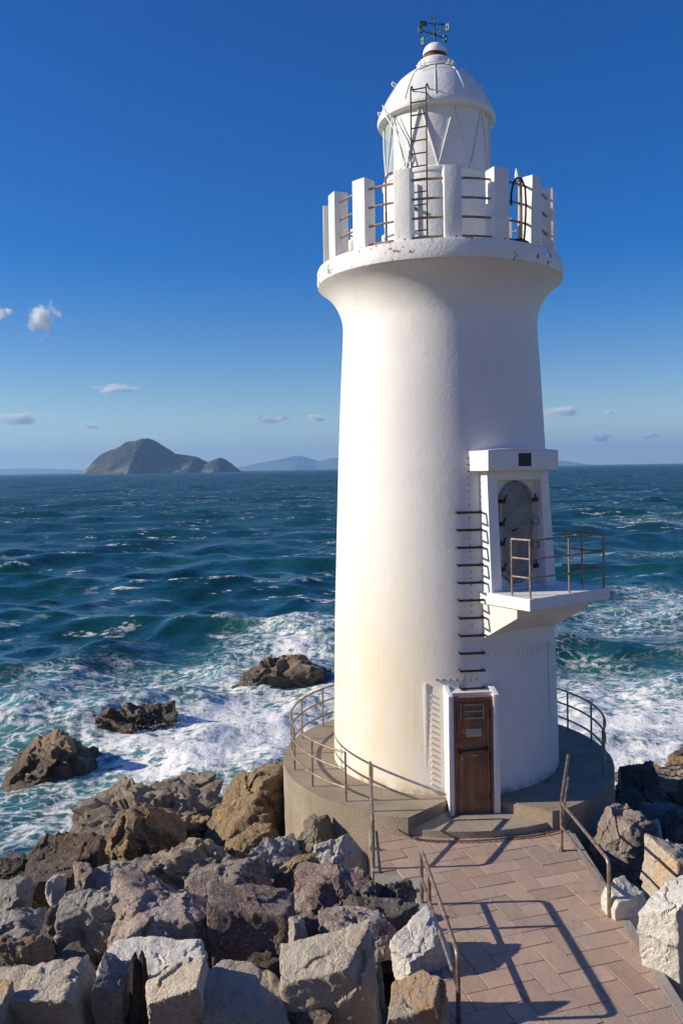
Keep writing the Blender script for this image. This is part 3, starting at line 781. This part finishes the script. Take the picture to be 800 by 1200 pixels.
B('flat brown-grey stone wedged behind the pale angular boulder', (376, 1066, 470, 1112), 'pink', 'angular', 19, Y=10.4, ext=.3)
B('yellowish stone cut by the bottom left corner', (-40, 1150, 16, 1240), 'orange', 'block', 20, Y=8.4, ext=.4)
B('brown flat stone behind the lower-left tan block at the left edge', (-50, 1098, 52, 1160), 'ochre', 'angular', 21, Y=9.9, ext=.3)
# second row
B('pale pink-grey boulder left of the big pointed pink boulder', (76, 1020, 168, 1116), 'grey', 'angular', 32, Y=11.1, ext=.4, dyf=.7)
B('big pointed pink granite boulder in the middle of the rock pile', (112, 1014, 252, 1116), 'pink', 'angular', 43, Y=10.9, ext=.4, dyf=.7)
B('dark red squared block with a pale top, right of the pointed pink boulder', (238, 1033, 352, 1132), 'red', 'block', 24, Y=10.7, ext=.4, dyf=.7)
B('dark boulder with a pinkish left face below the short handrail', (345, 1010, 462, 1086), 'red', 'angular', 26, Y=11.6, ext=.5, dyf=.7)
B('reddish grey boulder behind the dark red squared block', (228, 998, 318, 1056), 'pink', 'angular', 27, Y=12.3, ext=.4)
B('small brown stone tucked before the grey boulders at the platform', (318, 1004, 364, 1040), 'ochre', 'angular', 28, Y=12.6, ext=.4)
B('grey angular boulder against the platform wall', (296, 968, 352, 1024), 'grey', 'angular', 29, Y=13.5, ext=.6)
B('dark grey boulder touching the left side of the platform wall', (338, 961, 392, 1012), 'slate', 'angular', 30, Y=13.7, ext=.6)
B('bright pale angular boulder in front of the platform wall', (371, 969, 428, 1026), 'pale', 'angular', 53, Y=12.9, ext=.7)
B('small ochre and black boulder beneath the large brown shore rock', (260, 968, 316, 1004), 'ochre', 'angular', 33, Y=14.4, ext=.5)
B('long dark craggy ledge crossing the rock pile', (112, 982, 312, 1040), 'slate', 'craggy', 34, Y=13.8, ext=.6, dyf=.5, sub=6)
B('big blackish brown boulder at the water edge on the left', (16, 968, 122, 1030), 'black', 'angular', 35, Y=15.0, ext=.6)
B('black-brown block under the big blackish boulder', (18, 1002, 96, 1062), 'black', 'block', 36, Y=13.6, ext=.6)
B('dark stone at the left picture edge below the surf', (-40, 1000, 26, 1046), 'black', 'angular', 37, Y=14.4, ext=.5)
B('wide grey slab with a sunlit top at the left edge', (-50, 1052, 84, 1118), 'grey', 'angular', 38, Y=11.4, ext=.4, dyf=.6)
B('small dark stone leaning on the pale pink-grey boulder', (50, 1054, 84, 1110), 'dark', 'angular', 39, Y=10.9, ext=.3, sub=4)
B('small reddish stone above the pale pink-grey boulder', (84, 1010, 114, 1044), 'pink', 'angular', 40, Y=12.5, ext=.4, sub=4)
B('small pale grey stone beside the black-brown block', (56, 1026, 76, 1054), 'pale', 'angular', 41, Y=12.5, ext=.3, sub=4)
B('small grey stone near the left edge below the black-brown block', (-10, 1032, 36, 1066), 'grey', 'angular', 42, Y=12.6, ext=.3, sub=4)
B('mid grey stone between the pointed pink boulder and the dark ledge', (108, 1006, 166, 1044), 'grey', 'angular', 44, Y=12.6, ext=.4)
B('small pale stone in the gap right of the dark red squared block', (336, 1076, 362, 1106), 'tan', 'angular', 45, Y=10.2, ext=.2, sub=4)
B('thin flat shadowed stone at the bend in the left path edge', (392, 1056, 492, 1084), 'dark', 'angular', 46, Y=11.0, ext=.5)
B('dark stone in the shade beside the left path edge', (440, 1030, 492, 1076), 'dark', 'angular', 47, Y=11.6, ext=.5, dyf=.5)
# shore rocks on the left
B('large ochre-brown shore rock standing against the platform', (243, 890, 350, 984), 'ochre', 'angular', 49, Y=16.6, ext=.8, dyf=.8, sub=6)
B('flat wet brown outcrop awash in the surf', (92, 932, 264, 978), 'slate', 'craggy', 50, Y=18.2, ext=.1, dyf=.95, sub=6)
B('pale flat top of rock behind the wet outcrop', (172, 908, 268, 934), 'slate', 'angular', 51, Y=20.2, ext=.3, dyf=.8)
B('ochre boulder with a black shaded side before the wet outcrop', (116, 938, 216, 1004), 'ochre', 'angular', 52, Y=16.2, ext=.6, dyf=.8)
B('small wet rock with foam running round it', (208, 948, 250, 988), 'ochre', 'craggy', 54, Y=17.0, ext=.4)
B('brown domed rock standing in the sea at the left edge', (-8, 846, 130, 926), 'ochre', 'dome', 55, Y=24.4, ext=1.0, dyf=.8, sub=6)
B('low brown rock among the breaking waves', (110, 819, 206, 854), 'ochre', 'craggy', 56, Y=28.8, ext=.8, dyf=.7)
B('farthest brown rock standing in the foam left of the tower', (276, 764, 382, 814), 'ochre', 'craggy', 57, Y=34.6, ext=1.2, dyf=.7)
# right side
B('largest pale block on the right, beside the paved path', (744, 1024, 850, 1164), 'pale', 'block', 58, Y=9.9, ext=.3, dyf=.5, rz=.55, tilt=(0, -.14))
B('pale squarish stone behind the foot of the right handrail', (706, 1034, 758, 1100), 'pale', 'block', 59, Y=11.0, ext=.3, dyf=.7, rz=.4)
B('orange-topped block at the right picture edge', (760, 982, 850, 1060), 'orange', 'block', 60, Y=11.8, ext=.3, dyf=.8)
B('cracked pink-grey boulder right of the handrail', (684, 946, 768, 1032), 'pink', 'angular', 61, Y=13.4, ext=.5, dyf=.8)
B('small pale wedge stone beside the cracked pink-grey boulder', (754, 960, 778, 990), 'pale', 'angular', 62, Y=13.6, ext=.3, sub=4)
B('pale flat stone above the small wedge stone', (742, 938, 790, 968), 'grey', 'angular', 63, Y=15.2, ext=.4)
B('pink flat stone at the right edge above the orange-topped block', (776, 940, 840, 992), 'pink', 'craggy', 64, Y=14.4, ext=.4)
B('dark boulder in the tower shadow right of the platform', (722, 890, 786, 950), 'dark', 'angular', 65, Y=18.2, ext=.6)
B('dark low stone in the shadow at the foot of the platform', (706, 925, 760, 975), 'dark', 'angular', 66, Y=16.4, ext=.6)
B('ochre-topped shore rock on the right by the surf', (716, 885, 770, 915), 'ochre', 'craggy', 67, Y=20.4, ext=.6)
B('wet dark shore rock at the right edge', (766, 893, 840, 930), 'slate', 'craggy', 68, Y=19.4, ext=.6)
B('rounded ochre rock at the right edge by the surf', (774, 884, 830, 908), 'ochre', 'craggy', 69, Y=21.3, ext=.6)
B('small dark round rock against the foam at the right edge', (783, 871, 812, 890), 'black', 'craggy', 70, Y=22.4, ext=.8, sub=4)
B('distant brown rock in the surf, cut by the right edge', (795, 708, 840, 726), 'ochre', 'craggy', 71, Y=50, ext=.8, sub=4)
# filler stones between the boulders
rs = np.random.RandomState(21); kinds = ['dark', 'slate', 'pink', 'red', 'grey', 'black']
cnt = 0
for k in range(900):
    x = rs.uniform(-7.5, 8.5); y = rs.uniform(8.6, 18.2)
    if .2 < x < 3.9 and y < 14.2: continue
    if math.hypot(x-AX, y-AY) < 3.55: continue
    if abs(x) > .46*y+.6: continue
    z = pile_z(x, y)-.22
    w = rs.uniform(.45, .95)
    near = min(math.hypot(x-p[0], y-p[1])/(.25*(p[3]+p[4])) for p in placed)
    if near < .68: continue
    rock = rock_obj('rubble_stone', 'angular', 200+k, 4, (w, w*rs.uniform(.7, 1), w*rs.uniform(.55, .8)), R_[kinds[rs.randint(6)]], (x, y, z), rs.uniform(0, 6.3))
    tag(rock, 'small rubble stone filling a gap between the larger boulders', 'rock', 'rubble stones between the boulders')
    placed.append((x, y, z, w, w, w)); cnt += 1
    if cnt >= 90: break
# splintered stake
p = on_y(162, 1190, 8.75)
b = MB(); rs = np.random.RandomState(5)
for k in range(9):
    x, y = rs.uniform(-.10, .10), rs.uniform(-.07, .07); h = on_y(162, 1116+rs.uniform(0, 14), 8.75).z-p.z
    lx = rs.uniform(-.02, .02)
    b.tube([(x, y, -1.0), (x+lx*.3, y, h*.6), (x+lx, y, h-.05), (x+lx*1.6, y, h)], [.045, .04, .03, .008], 6)
st = b.build('wooden_stake', M['timber'], None, loc=(p.x, p.y, p.z)); tag(st, 'black splintered wooden stake standing between the front blocks', 'stake')

# ================================================================== SEA
def sea():
    ys = list(np.arange(13.5, 70, .2)); d = .2
    while ys[-1] < 30000:
        d = max(.2, ys[-1]*.0135)
        if ys[-1] < 2500: d = min(d, 4.5)
        d = min(d, 900); ys.append(ys[-1]+d)
    ys = np.array(ys); us = np.linspace(-1.05, 1.05, 820)
    Y = np.repeat(ys[:, None], len(us), 1); X = us[None, :]*(Y+4)
    cell = np.maximum(np.gradient(ys)[:, None], (us[1]-us[0])*(Y+4))
    rs = np.random.RandomState(12)
    Z = np.zeros_like(X); DX = np.zeros_like(X); DY = np.zeros_like(X); J = np.zeros_like(X)
    n = 90
    for i in range(n):
        lam = 2.2*(34/2.2)**((i+rs.rand())/n)
        k = math.tau/lam
        sp = .35+.45*(1-i/n)
        th = rad(-72)+rs.normal()*sp
        dx, dy = math.cos(th), math.sin(th)
        a = .0085*lam**.92*math.exp(-(lam/24)**4)*(1.2 if lam > 9 else .88)
        ph = k*(dx*X+dy*Y)+rs.rand()*math.tau
        att = np.clip((lam/cell-2.2)/2.5, 0, 1)*a
        c, s = np.cos(ph), np.sin(ph)
        Z += att*c; DX -= dx*att*s; DY -= dy*att*s; J += att*k*c
    # groups of higher and lower waves
    env = .75+.7*fbm(np.c_[(X*.02).ravel(), (Y*.02).ravel(), 0*X.ravel()], 2).reshape(X.shape)
    shore_fade = np.clip((Y-15)/16, .25, 1)
    Z *= env*shore_fade; DX *= env*shore_fade*1.0; DY *= env*shore_fade*1.0; J *= env
    # churned white water near the shore (centres and radii in metres)
    shore = np.zeros_like(X)
    def blob(px, py, rx, ry, amp):
        p = on_z(px, py, SEA)
        nonlocal shore
        g = amp*np.exp(-(((X-p.x)/rx)**2+((Y-p.y)/ry)**2))
        shore = 1-(1-shore)*(1-np.clip(g, 0, 1))
    for a in ((300, 868, 5.5, 2.6, .98), (235, 880, 4.5, 2.2, .95), (335, 838, 4, 3, .8), (180, 905, 4, 1.6, .7), (20, 850, 3.5, 2.5, .85), (200, 850, 6, 3.5, .6),
              (90, 930, 5, 2.2, .55), (20, 975, 4, 2, .5), (240, 965, 2.5, 1.6, .85), (60, 800, 9, 4, .4), (250, 800, 9, 4.5, .5), (345, 762, 4.5, 5, .85), (370, 735, 4, 6, .8), (330, 800, 6, 3, .6),
              (720, 870, 5.5, 4.2, 1.0), (780, 850, 5, 4, .95), (700, 905, 4, 3, .95), (690, 828, 5, 2, .55), (760, 800, 7, 3.0, .42), (700, 740, 8, 5, .40), (770, 720, 6, 4.0, .66), (800, 700, 5, 6, .7), (690, 790, 6, 3, .45), (770, 650, 10, 6, .40), (790, 612, 14, 9, .6), (600, 820, 9, 6, .7), (480, 850, 9, 4, .8)):
        blob(*a)
    shore = np.maximum(shore, .35*np.clip((34-Y)/8, 0, 1)*np.clip((Y-12)/2, 0, 1))
    q = np.c_[X.ravel(), Y.ravel(), 0*X.ravel()]
    near = (Y < 70).ravel()
    ch = np.zeros(X.size); ch2 = np.zeros(X.size)
    ch[near] = fbm(q[near]*.75, 5); ch2[near] = fbm(q[near]*np.array([.22, .34, 1])+9, 4)
    ch = ch.reshape(X.shape); ch2 = ch2.reshape(X.shape)
    Z += shore*(ch*.26+ch2*.38)
    crest = np.clip((J-.30)/.2, 0, 1)
    aer = np.clip(shore*1.25+.25*np.clip(Z-.3, 0, 1), 0, 1)
    # no sheet inside the platform
    o = grid_mesh('sea', X+DX, Y+DY, SEA+Z, mat_sea(), dict(shore=shore, crest=crest, aer=aer))
    tag(o, kind='structure')
def mat_sea():
    m, t, b, out = material('sea_water')
    P = t.n('ShaderNodeNewGeometry'); pos = P.outputs['Position']
    flat = t.vmath('MULTIPLY', pos, (1, 1, 0))
    A = lambda n: t.n('ShaderNodeAttribute', attribute_name=n).outputs['Fac']
    shore, crest, aer = A('shore'), A('crest'), A('aer')
    big = t.noise(flat, .05, 4, .6)
    deep = t.mix(t.step(big, .35, .65), (.004, .044, .052), (.007, .064, .066))
    col = t.mix(t.step(aer, .05, .9), deep, (.022, .13, .13))
    milk = t.step(t.math('ADD', aer, t.math('MULTIPLY', t.math('SUBTRACT', t.noise(flat, .45, 5, .6), .5), .9)),   .6, 1.2)
    col = t.mix(t.math('MULTIPLY', milk, .5), col, (.16, .33, .34))
    # foam
    warp = t.vmath('ADD', flat, t.vmath('SCALE', t.vmath('SUBTRACT', t.noise(flat, .5, 4, .6, col=True), (.5, .5, .5)), scale=2.6))
    ws = t.mapping(warp, (.8, 1.15, 1))
    l1 = t.step(t.vor(ws, .5, 'DISTANCE_TO_EDGE'), .09, .0)
    l2 = t.step(t.vor(ws, 1.6, 'DISTANCE_TO_EDGE'), .12, .0)
    fine = t.noise(flat, 2.6, 6, .68)
    mid = t.noise(flat, .33, 6, .62)
    msk = t.math('ADD', shore, t.math('MULTIPLY', t.math('SUBTRACT', mid, .5), 1.25))
    lace = t.math('MAXIMUM', l1, t.math('MULTIPLY', l2, .8))
    lace = t.math('MULTIPLY', lace, t.step(fine, .36, .58))
    lace = t.math('MULTIPLY', lace, t.step(msk, .2, .72))
    solid = t.step(t.math('ADD', t.math('ADD', msk, t.math('MULTIPLY', t.step(shore, .72, .95), .28)), t.math('MULTIPLY', t.math('SUBTRACT', fine, .5), 2.1)), .92, 1.28)
    # wind-torn caps on the open water
    c1 = t.noise(t.mapping(flat, (.05, .11, 1)), 1, 3, .5)
    c2 = t.noise(t.mapping(flat, (.28, .75, 1)), 1, 5, .6)
    cap = t.math('MULTIPLY', t.step(c1, .47, .57), t.step(c2, .56, .62))
    cr = t.math('MULTIPLY', t.step(t.math('ADD', crest, t.math('MULTIPLY', t.math('SUBTRACT', fine, .5), 1.6)), .7, 1.05), t.step(c1, .42, .55))
    brk = t.step(t.noise(t.mapping(flat, (1, 1.6, 1)), 1.3, 6, .7), .44, .58)
    cap = t.math('MULTIPLY', cap, brk); cr = t.math('MULTIPLY', cr, brk)
    fo = t.math('MAXIMUM', t.math('MAXIMUM', lace, solid), t.math('MAXIMUM', t.math('MULTIPLY', cap, .85), cr))
    fo = t.math('MINIMUM', fo, 1.0)
    dist = t.vmath('LENGTH', flat)
    # ripples: tilt the normal directly so that they survive at a distance
    n1 = t.vmath('SUBTRACT', t.noise(t.mapping(flat, (1, 1.5, 1)), .9, 5, .62, col=True), (.5, .5, .5))
    n2 = t.vmath('SUBTRACT', t.noise(t.mapping(flat, (1, 1.3, 1)), 4.5, 4, .6, col=True), (.5, .5, .5))
    tilt = t.vmath('ADD', t.vmath('SCALE', n1, scale=t.step(dist, 30, 500, .62, 1.9)), t.vmath('SCALE', n2, scale=t.step(dist, 20, 350, .38, 1.0)))
    tilt = t.vmath('MULTIPLY', tilt, (1, 1, 0))
    nrm = t.vmath('NORMALIZE', t.vmath('ADD', P.outputs['Normal'], tilt))
    t.put(b.inputs['Base Color'], col); t.put(b.inputs['Roughness'], t.step(dist, 20, 160, .16, .38)); b.inputs['IOR'].default_value = 1.33
    t.put(b.inputs['Normal'], nrm)
    d = t.n('ShaderNodeBsdfDiffuse'); d.inputs['Color'].default_value = (.90, .90, .88, 1)
    t.put(d.inputs['Normal'], t.bump(t.math('ADD', t.noise(flat, 3.5, 6, .7), mid), .6, .2))
    mx = t.n('ShaderNodeMixShader'); t.put(mx.inputs[0], fo)
    t.L.new(b.outputs[0], mx.inputs[1]); t.L.new(d.outputs[0], mx.inputs[2]); t.L.new(mx.outputs[0], out.inputs['Surface'])
    return m
sea()

M['spray'] = mat_simple('white_spray', (.82, .85, .87), .6, 0, .05, 3, 0)
def spray():
    rs = np.random.RandomState(4); V = []; Fs = []
    O = np.array([(1, 0, 0), (-1, 0, 0), (0, 1, 0), (0, -1, 0), (0, 0, 1), (0, 0, -1)], float)
    T = np.array([(0, 2, 4), (2, 1, 4), (1, 3, 4), (3, 0, 4), (2, 0, 5), (1, 2, 5), (3, 1, 5), (0, 3, 5)])
    def plume(px, py, n, w, h, lean=.4):
        p = on_z(px, py, SEA)
        for _ in range(n):
            u = rs.rand()**1.8; a = rs.normal(size=3)
            q = np.array([p.x+a[0]*w*(.5+.5*u)+lean*u*h, p.y+a[1]*w*.5, SEA+.1+u*h])
            r = rs.uniform(.005, .017)*(1-.4*u)
            Fs.append(T+6*len(V)); V.append(q+O*r*rs.uniform(.6, 1.4, 3))
    for a in ((235, 868, 900, 1.6, .9), (300, 862, 900, 1.8, .8), (20, 848, 700, 1.2, 1.0), (180, 838, 300, 1.1, .8), (280, 800, 500, 1.2, .8), (378, 790, 400, 1.0, .8),
              (745, 880, 1500, 2.2, 1.2), (700, 895, 500, 1.2, .8), (790, 868, 700, 1.4, 1.1), (785, 712, 700, 2.5, 1.6), (250, 962, 300, .5, .5)): plume(*a)
    Vv = np.concatenate(V); Ff = np.concatenate(Fs)
    me = bpy.data.meshes.new('sea_spray'); me.vertices.add(len(Vv)); me.vertices.foreach_set('co', Vv.astype(np.float32).ravel())
    me.loops.add(Ff.size); me.loops.foreach_set('vertex_index', Ff.astype(np.int32).ravel())
    me.polygons.add(len(Ff)); me.polygons.foreach_set('loop_start', np.arange(0, Ff.size, 3, dtype=np.int32)); me.update(calc_edges=True)
    me.materials.append(M['spray']); o = bpy.data.objects.new('sea_spray', me); COL.objects.link(o); tag(o, kind='stuff')
spray()

# ================================================================== ISLAND AND FAR HILLS
def mat_hill(name, a, b_, cliff):
    m, t, b, _ = material(name); c = coords(t, True)
    g = t.n('ShaderNodeNewGeometry'); sp = t.n('ShaderNodeSeparateXYZ'); t.put(sp.inputs[0], g.outputs['Position'])
    k = t.mix(t.step(t.noise(c, .012, 6, .65), .35, .65), a, b_)
    lim = t.math('MULTIPLY', t.step(sp.outputs[2], 60, 8), t.step(t.noise(c, .010, 5, .6), .42, .6))
    k = t.mix(lim, k, cliff)
    t.put(b.inputs['Base Color'], k); b.inputs['Roughness'].default_value = .95
    t.put(b.inputs['Normal'], t.bump(t.noise(c, .05, 5, .65), .9, 8))
    return m
def island(name, ridge, Yd, depth, mat, seed):
    pts = [on_y(x, y, Yd) for x, y in ridge]
    xs = np.array([p.x for p in pts]); hs = np.array([max(p.z-SEA, 0) for p in pts])
    nx, ny = 260, 90
    gx = np.linspace(xs[0], xs[-1], nx); gy = np.linspace(-1, 1, ny)
    H = np.interp(gx, xs, hs)
    X, V = np.meshgrid(gx, gy)
    Hh = np.repeat(H[None], ny, 0)
    dloc = depth*(.35+.65*Hh/hs.max())
    Z = Hh*np.clip(1-np.abs(V)**1.5, 0, 1)
    q = np.c_[X.ravel()/depth*2.2+seed, (V*2.2).ravel(), 0*X.ravel()]
    Z = Z*(1+.28*fbm(q*1.6, 5, True).reshape(X.shape)*np.abs(V)**.5) + SEA-6*(np.abs(V) > .98)
    return tag(grid_mesh(name, X, Yd+V*dloc, Z, mat), kind='structure')
mi = mat_hill('island_scrub', (.018, .028, .024), (.032, .038, .030), (.20, .18, .15))
island('island', [(107, 555), (110, 550), (114.5, 541), (120, 535), (126, 531), (138, 526), (152, 519.5), (163, 517), (174, 514.7), (184, 519.5), (194, 526), (205, 532.6), (218, 534), (231, 536), (238, 540), (244, 542.5), (252, 539), (258, 536.8), (264, 539), (270, 543), (276, 548), (279, 551)], 4100, 420, mi, 3)
mh = mat_hill('far_hill_scrub', (.06, .075, .05), (.10, .10, .075), (.18, .17, .14))
island('hills', [(262, 551.5), (280, 548), (300, 543.5), (315, 541), (330, 538), (342, 535.5), (352, 534.5), (362, 537), (374, 541), (385, 538), (400, 536), (430, 534), (460, 538), (500, 540), (560, 544), (600, 546.5)], 17000, 2200, mh, 11)
island('hills', [(-160, 557), (-100, 551), (-40, 549.5), (0, 550), (30, 549), (60, 549.6), (90, 550.5), (108, 553.8)], 21000, 1800, mh, 17)
island('hills', [(590, 546.4), (620, 543), (640, 541.5), (655, 540), (664, 541.5), (676, 543), (688, 544.8)], 15000, 1200, mh, 23)

# ================================================================== CLOUDS
def mat_cloud():
    m = bpy.data.materials.new('cloud_vapour'); m.use_nodes = True; t = NT(m.node_tree); m.node_tree.nodes.clear()
    out = t.n('ShaderNodeOutputMaterial'); v = t.n('ShaderNodeVolumePrincipled')
    tc = t.n('ShaderNodeTexCoord').outputs['Object']
    oi = t.n('ShaderNodeObjectInfo'); off = t.n('ShaderNodeCombineXYZ'); t.put(off.inputs[0], t.math('MULTIPLY', oi.outputs['Random'], 40))
    ln = t.vmath('LENGTH', tc)
    n = t.noise(t.vmath('ADD', t.mapping(tc, (1, 1, .8)), off.outputs[0]), 1.7, 6, .62)
    d = t.math('SUBTRACT', t.math('ADD', t.math('MULTIPLY', n, 2.7), -.82), t.math('MULTIPLY', ln, .95), clamp=True)
    t.put(v.inputs['Density'], t.math('MULTIPLY', d, .045))
    v.inputs['Color'].default_value = (1, 1, 1, 1); v.inputs['Anisotropy'].default_value = .0
    t.L.new(v.outputs[0], out.inputs['Volume'])
    return m
MC = mat_cloud()
def cloud(label, cx, cy, w, h, Yd=16000, rot=0):
    c = on_y(cx, cy, Yd); V, Fc = ico(3)
    me = bpy.data.meshes.new('cloud'); me.from_pydata([tuple(x) for x in V], [], [tuple(x) for x in Fc]); me.materials.append(MC)
    o = bpy.data.objects.new('cloud', me); COL.objects.link(o); o.location = c
    o.scale = (w/PX*Yd/2, min(w, 40)/PX*Yd*.4, h/PX*Yd/2); o.rotation_euler = (0, rot, 0)
    tag(o, label, 'cloud', 'small clouds over the sea')
cloud('bright puffy cloud high on the left', 50, 375, 56, 50, rot=rad(-35))
cloud('small cloud cut by the left edge beside the bright puffy cloud', 4, 368, 34, 20)
cloud('thin streak of cloud above the island', 135, 455, 78, 16)
cloud('long low cloud at the left edge above the horizon', 18, 491, 92, 22)
cloud('tiny faint cloud left of the island top', 103, 499, 36, 12)
cloud('small cloud right of the island near the tower', 321, 492.5, 56, 16)
cloud('faint small cloud touching the left side of the tower', 372, 490, 40, 14)
cloud('flat cloud touching the right side of the tower', 655, 483, 66, 20)
cloud('tiny cloud right of the flat cloud', 711, 483, 22, 10)
cloud('pinkish cloud low over the horizon on the right', 699, 511, 56, 20, 20000)
cloud('faint cloud near the right edge over the horizon', 760, 510, 60, 14, 20000)

# ================================================================== HAZE
b = MB(); b.box(-34000, 34000, -600, 27000, SEA-9, 640)
mz = bpy.data.materials.new('sea_haze'); mz.use_nodes = True; t = NT(mz.node_tree); mz.node_tree.nodes.clear()
o_ = t.n('ShaderNodeOutputMaterial'); v = t.n('ShaderNodeVolumePrincipled')
v.inputs['Density'].default_value = 7.5e-5; v.inputs['Color'].default_value = (.36, .62, 1.0, 1); v.inputs['Anisotropy'].default_value = .2
t.L.new(v.outputs[0], o_.inputs['Volume'])
hz = b.build('haze', mz, None, smooth=False); tag(hz, kind='stuff'); hz.display_type = 'WIRE'

# ================================================================== LIGHT, SKY, CAMERA
w = bpy.data.worlds.new('World'); SC.world = w; w.use_nodes = True
t = NT(w.node_tree); w.node_tree.nodes.clear()
wo = t.n('ShaderNodeOutputWorld'); bg = t.n('ShaderNodeBackground'); sky = t.n('ShaderNodeTexSky', sky_type='NISHITA')
sky.sun_disc = False; sky.sun_elevation = SUN_EL; sky.sun_rotation = (math.pi/2-SUN_LON) % math.tau
sky.air_density = 1.0; sky.dust_density = .0; sky.ozone_density = 3.0; sky.altitude = 10
hs = t.n('ShaderNodeHueSaturation'); hs.inputs['Saturation'].default_value = 1.56; hs.inputs['Value'].default_value = 1.0; hs.inputs['Hue'].default_value = .521
gm = t.n('ShaderNodeGamma'); gm.inputs[1].default_value = 1.0
t.L.new(sky.outputs[0], gm.inputs[0]); t.L.new(gm.outputs[0], hs.inputs['Color']); t.L.new(hs.outputs[0], bg.inputs[0]); t.L.new(bg.outputs[0], wo.inputs[0]); bg.inputs[1].default_value = .088
sl = bpy.data.lights.new('sun', 'SUN'); sl.energy = 5.0; sl.angle = rad(.5); sl.color = (1, .885, .71)
so = bpy.data.objects.new('sun', sl); COL.objects.link(so)
sd = Vector((math.cos(SUN_EL)*math.cos(SUN_LON), math.cos(SUN_EL)*math.sin(SUN_LON), math.sin(SUN_EL)))
so.rotation_euler = sd.to_track_quat('Z', 'Y').to_euler(); so.location = (-30, 0, 30)
cd = bpy.data.cameras.new('camera'); co = bpy.data.objects.new('camera', cd); COL.objects.link(co)
cd.sensor_fit = 'VERTICAL'; cd.sensor_height = 36; cd.lens = F/1200*36; cd.shift_y = -(600-CY)/1200
cd.clip_start = .1; cd.clip_end = 120000
Rm = Matrix((_r, _u, -_f)).transposed()
co.matrix_world = Matrix.Translation(EYEV) @ Rm.to_4x4()
SC.camera = co
SC.view_settings.view_transform = 'Standard'; SC.view_settings.look = 'None'; SC.view_settings.exposure = .38; SC.view_settings.gamma = 1
SC.render.engine = 'CYCLES'
SC.cycles.use_denoising = True
SC.cycles.max_bounces = 10; SC.cycles.volume_bounces = 8; SC.cycles.transparent_max_bounces = 8
SC.cycles.sample_clamp_indirect = 6
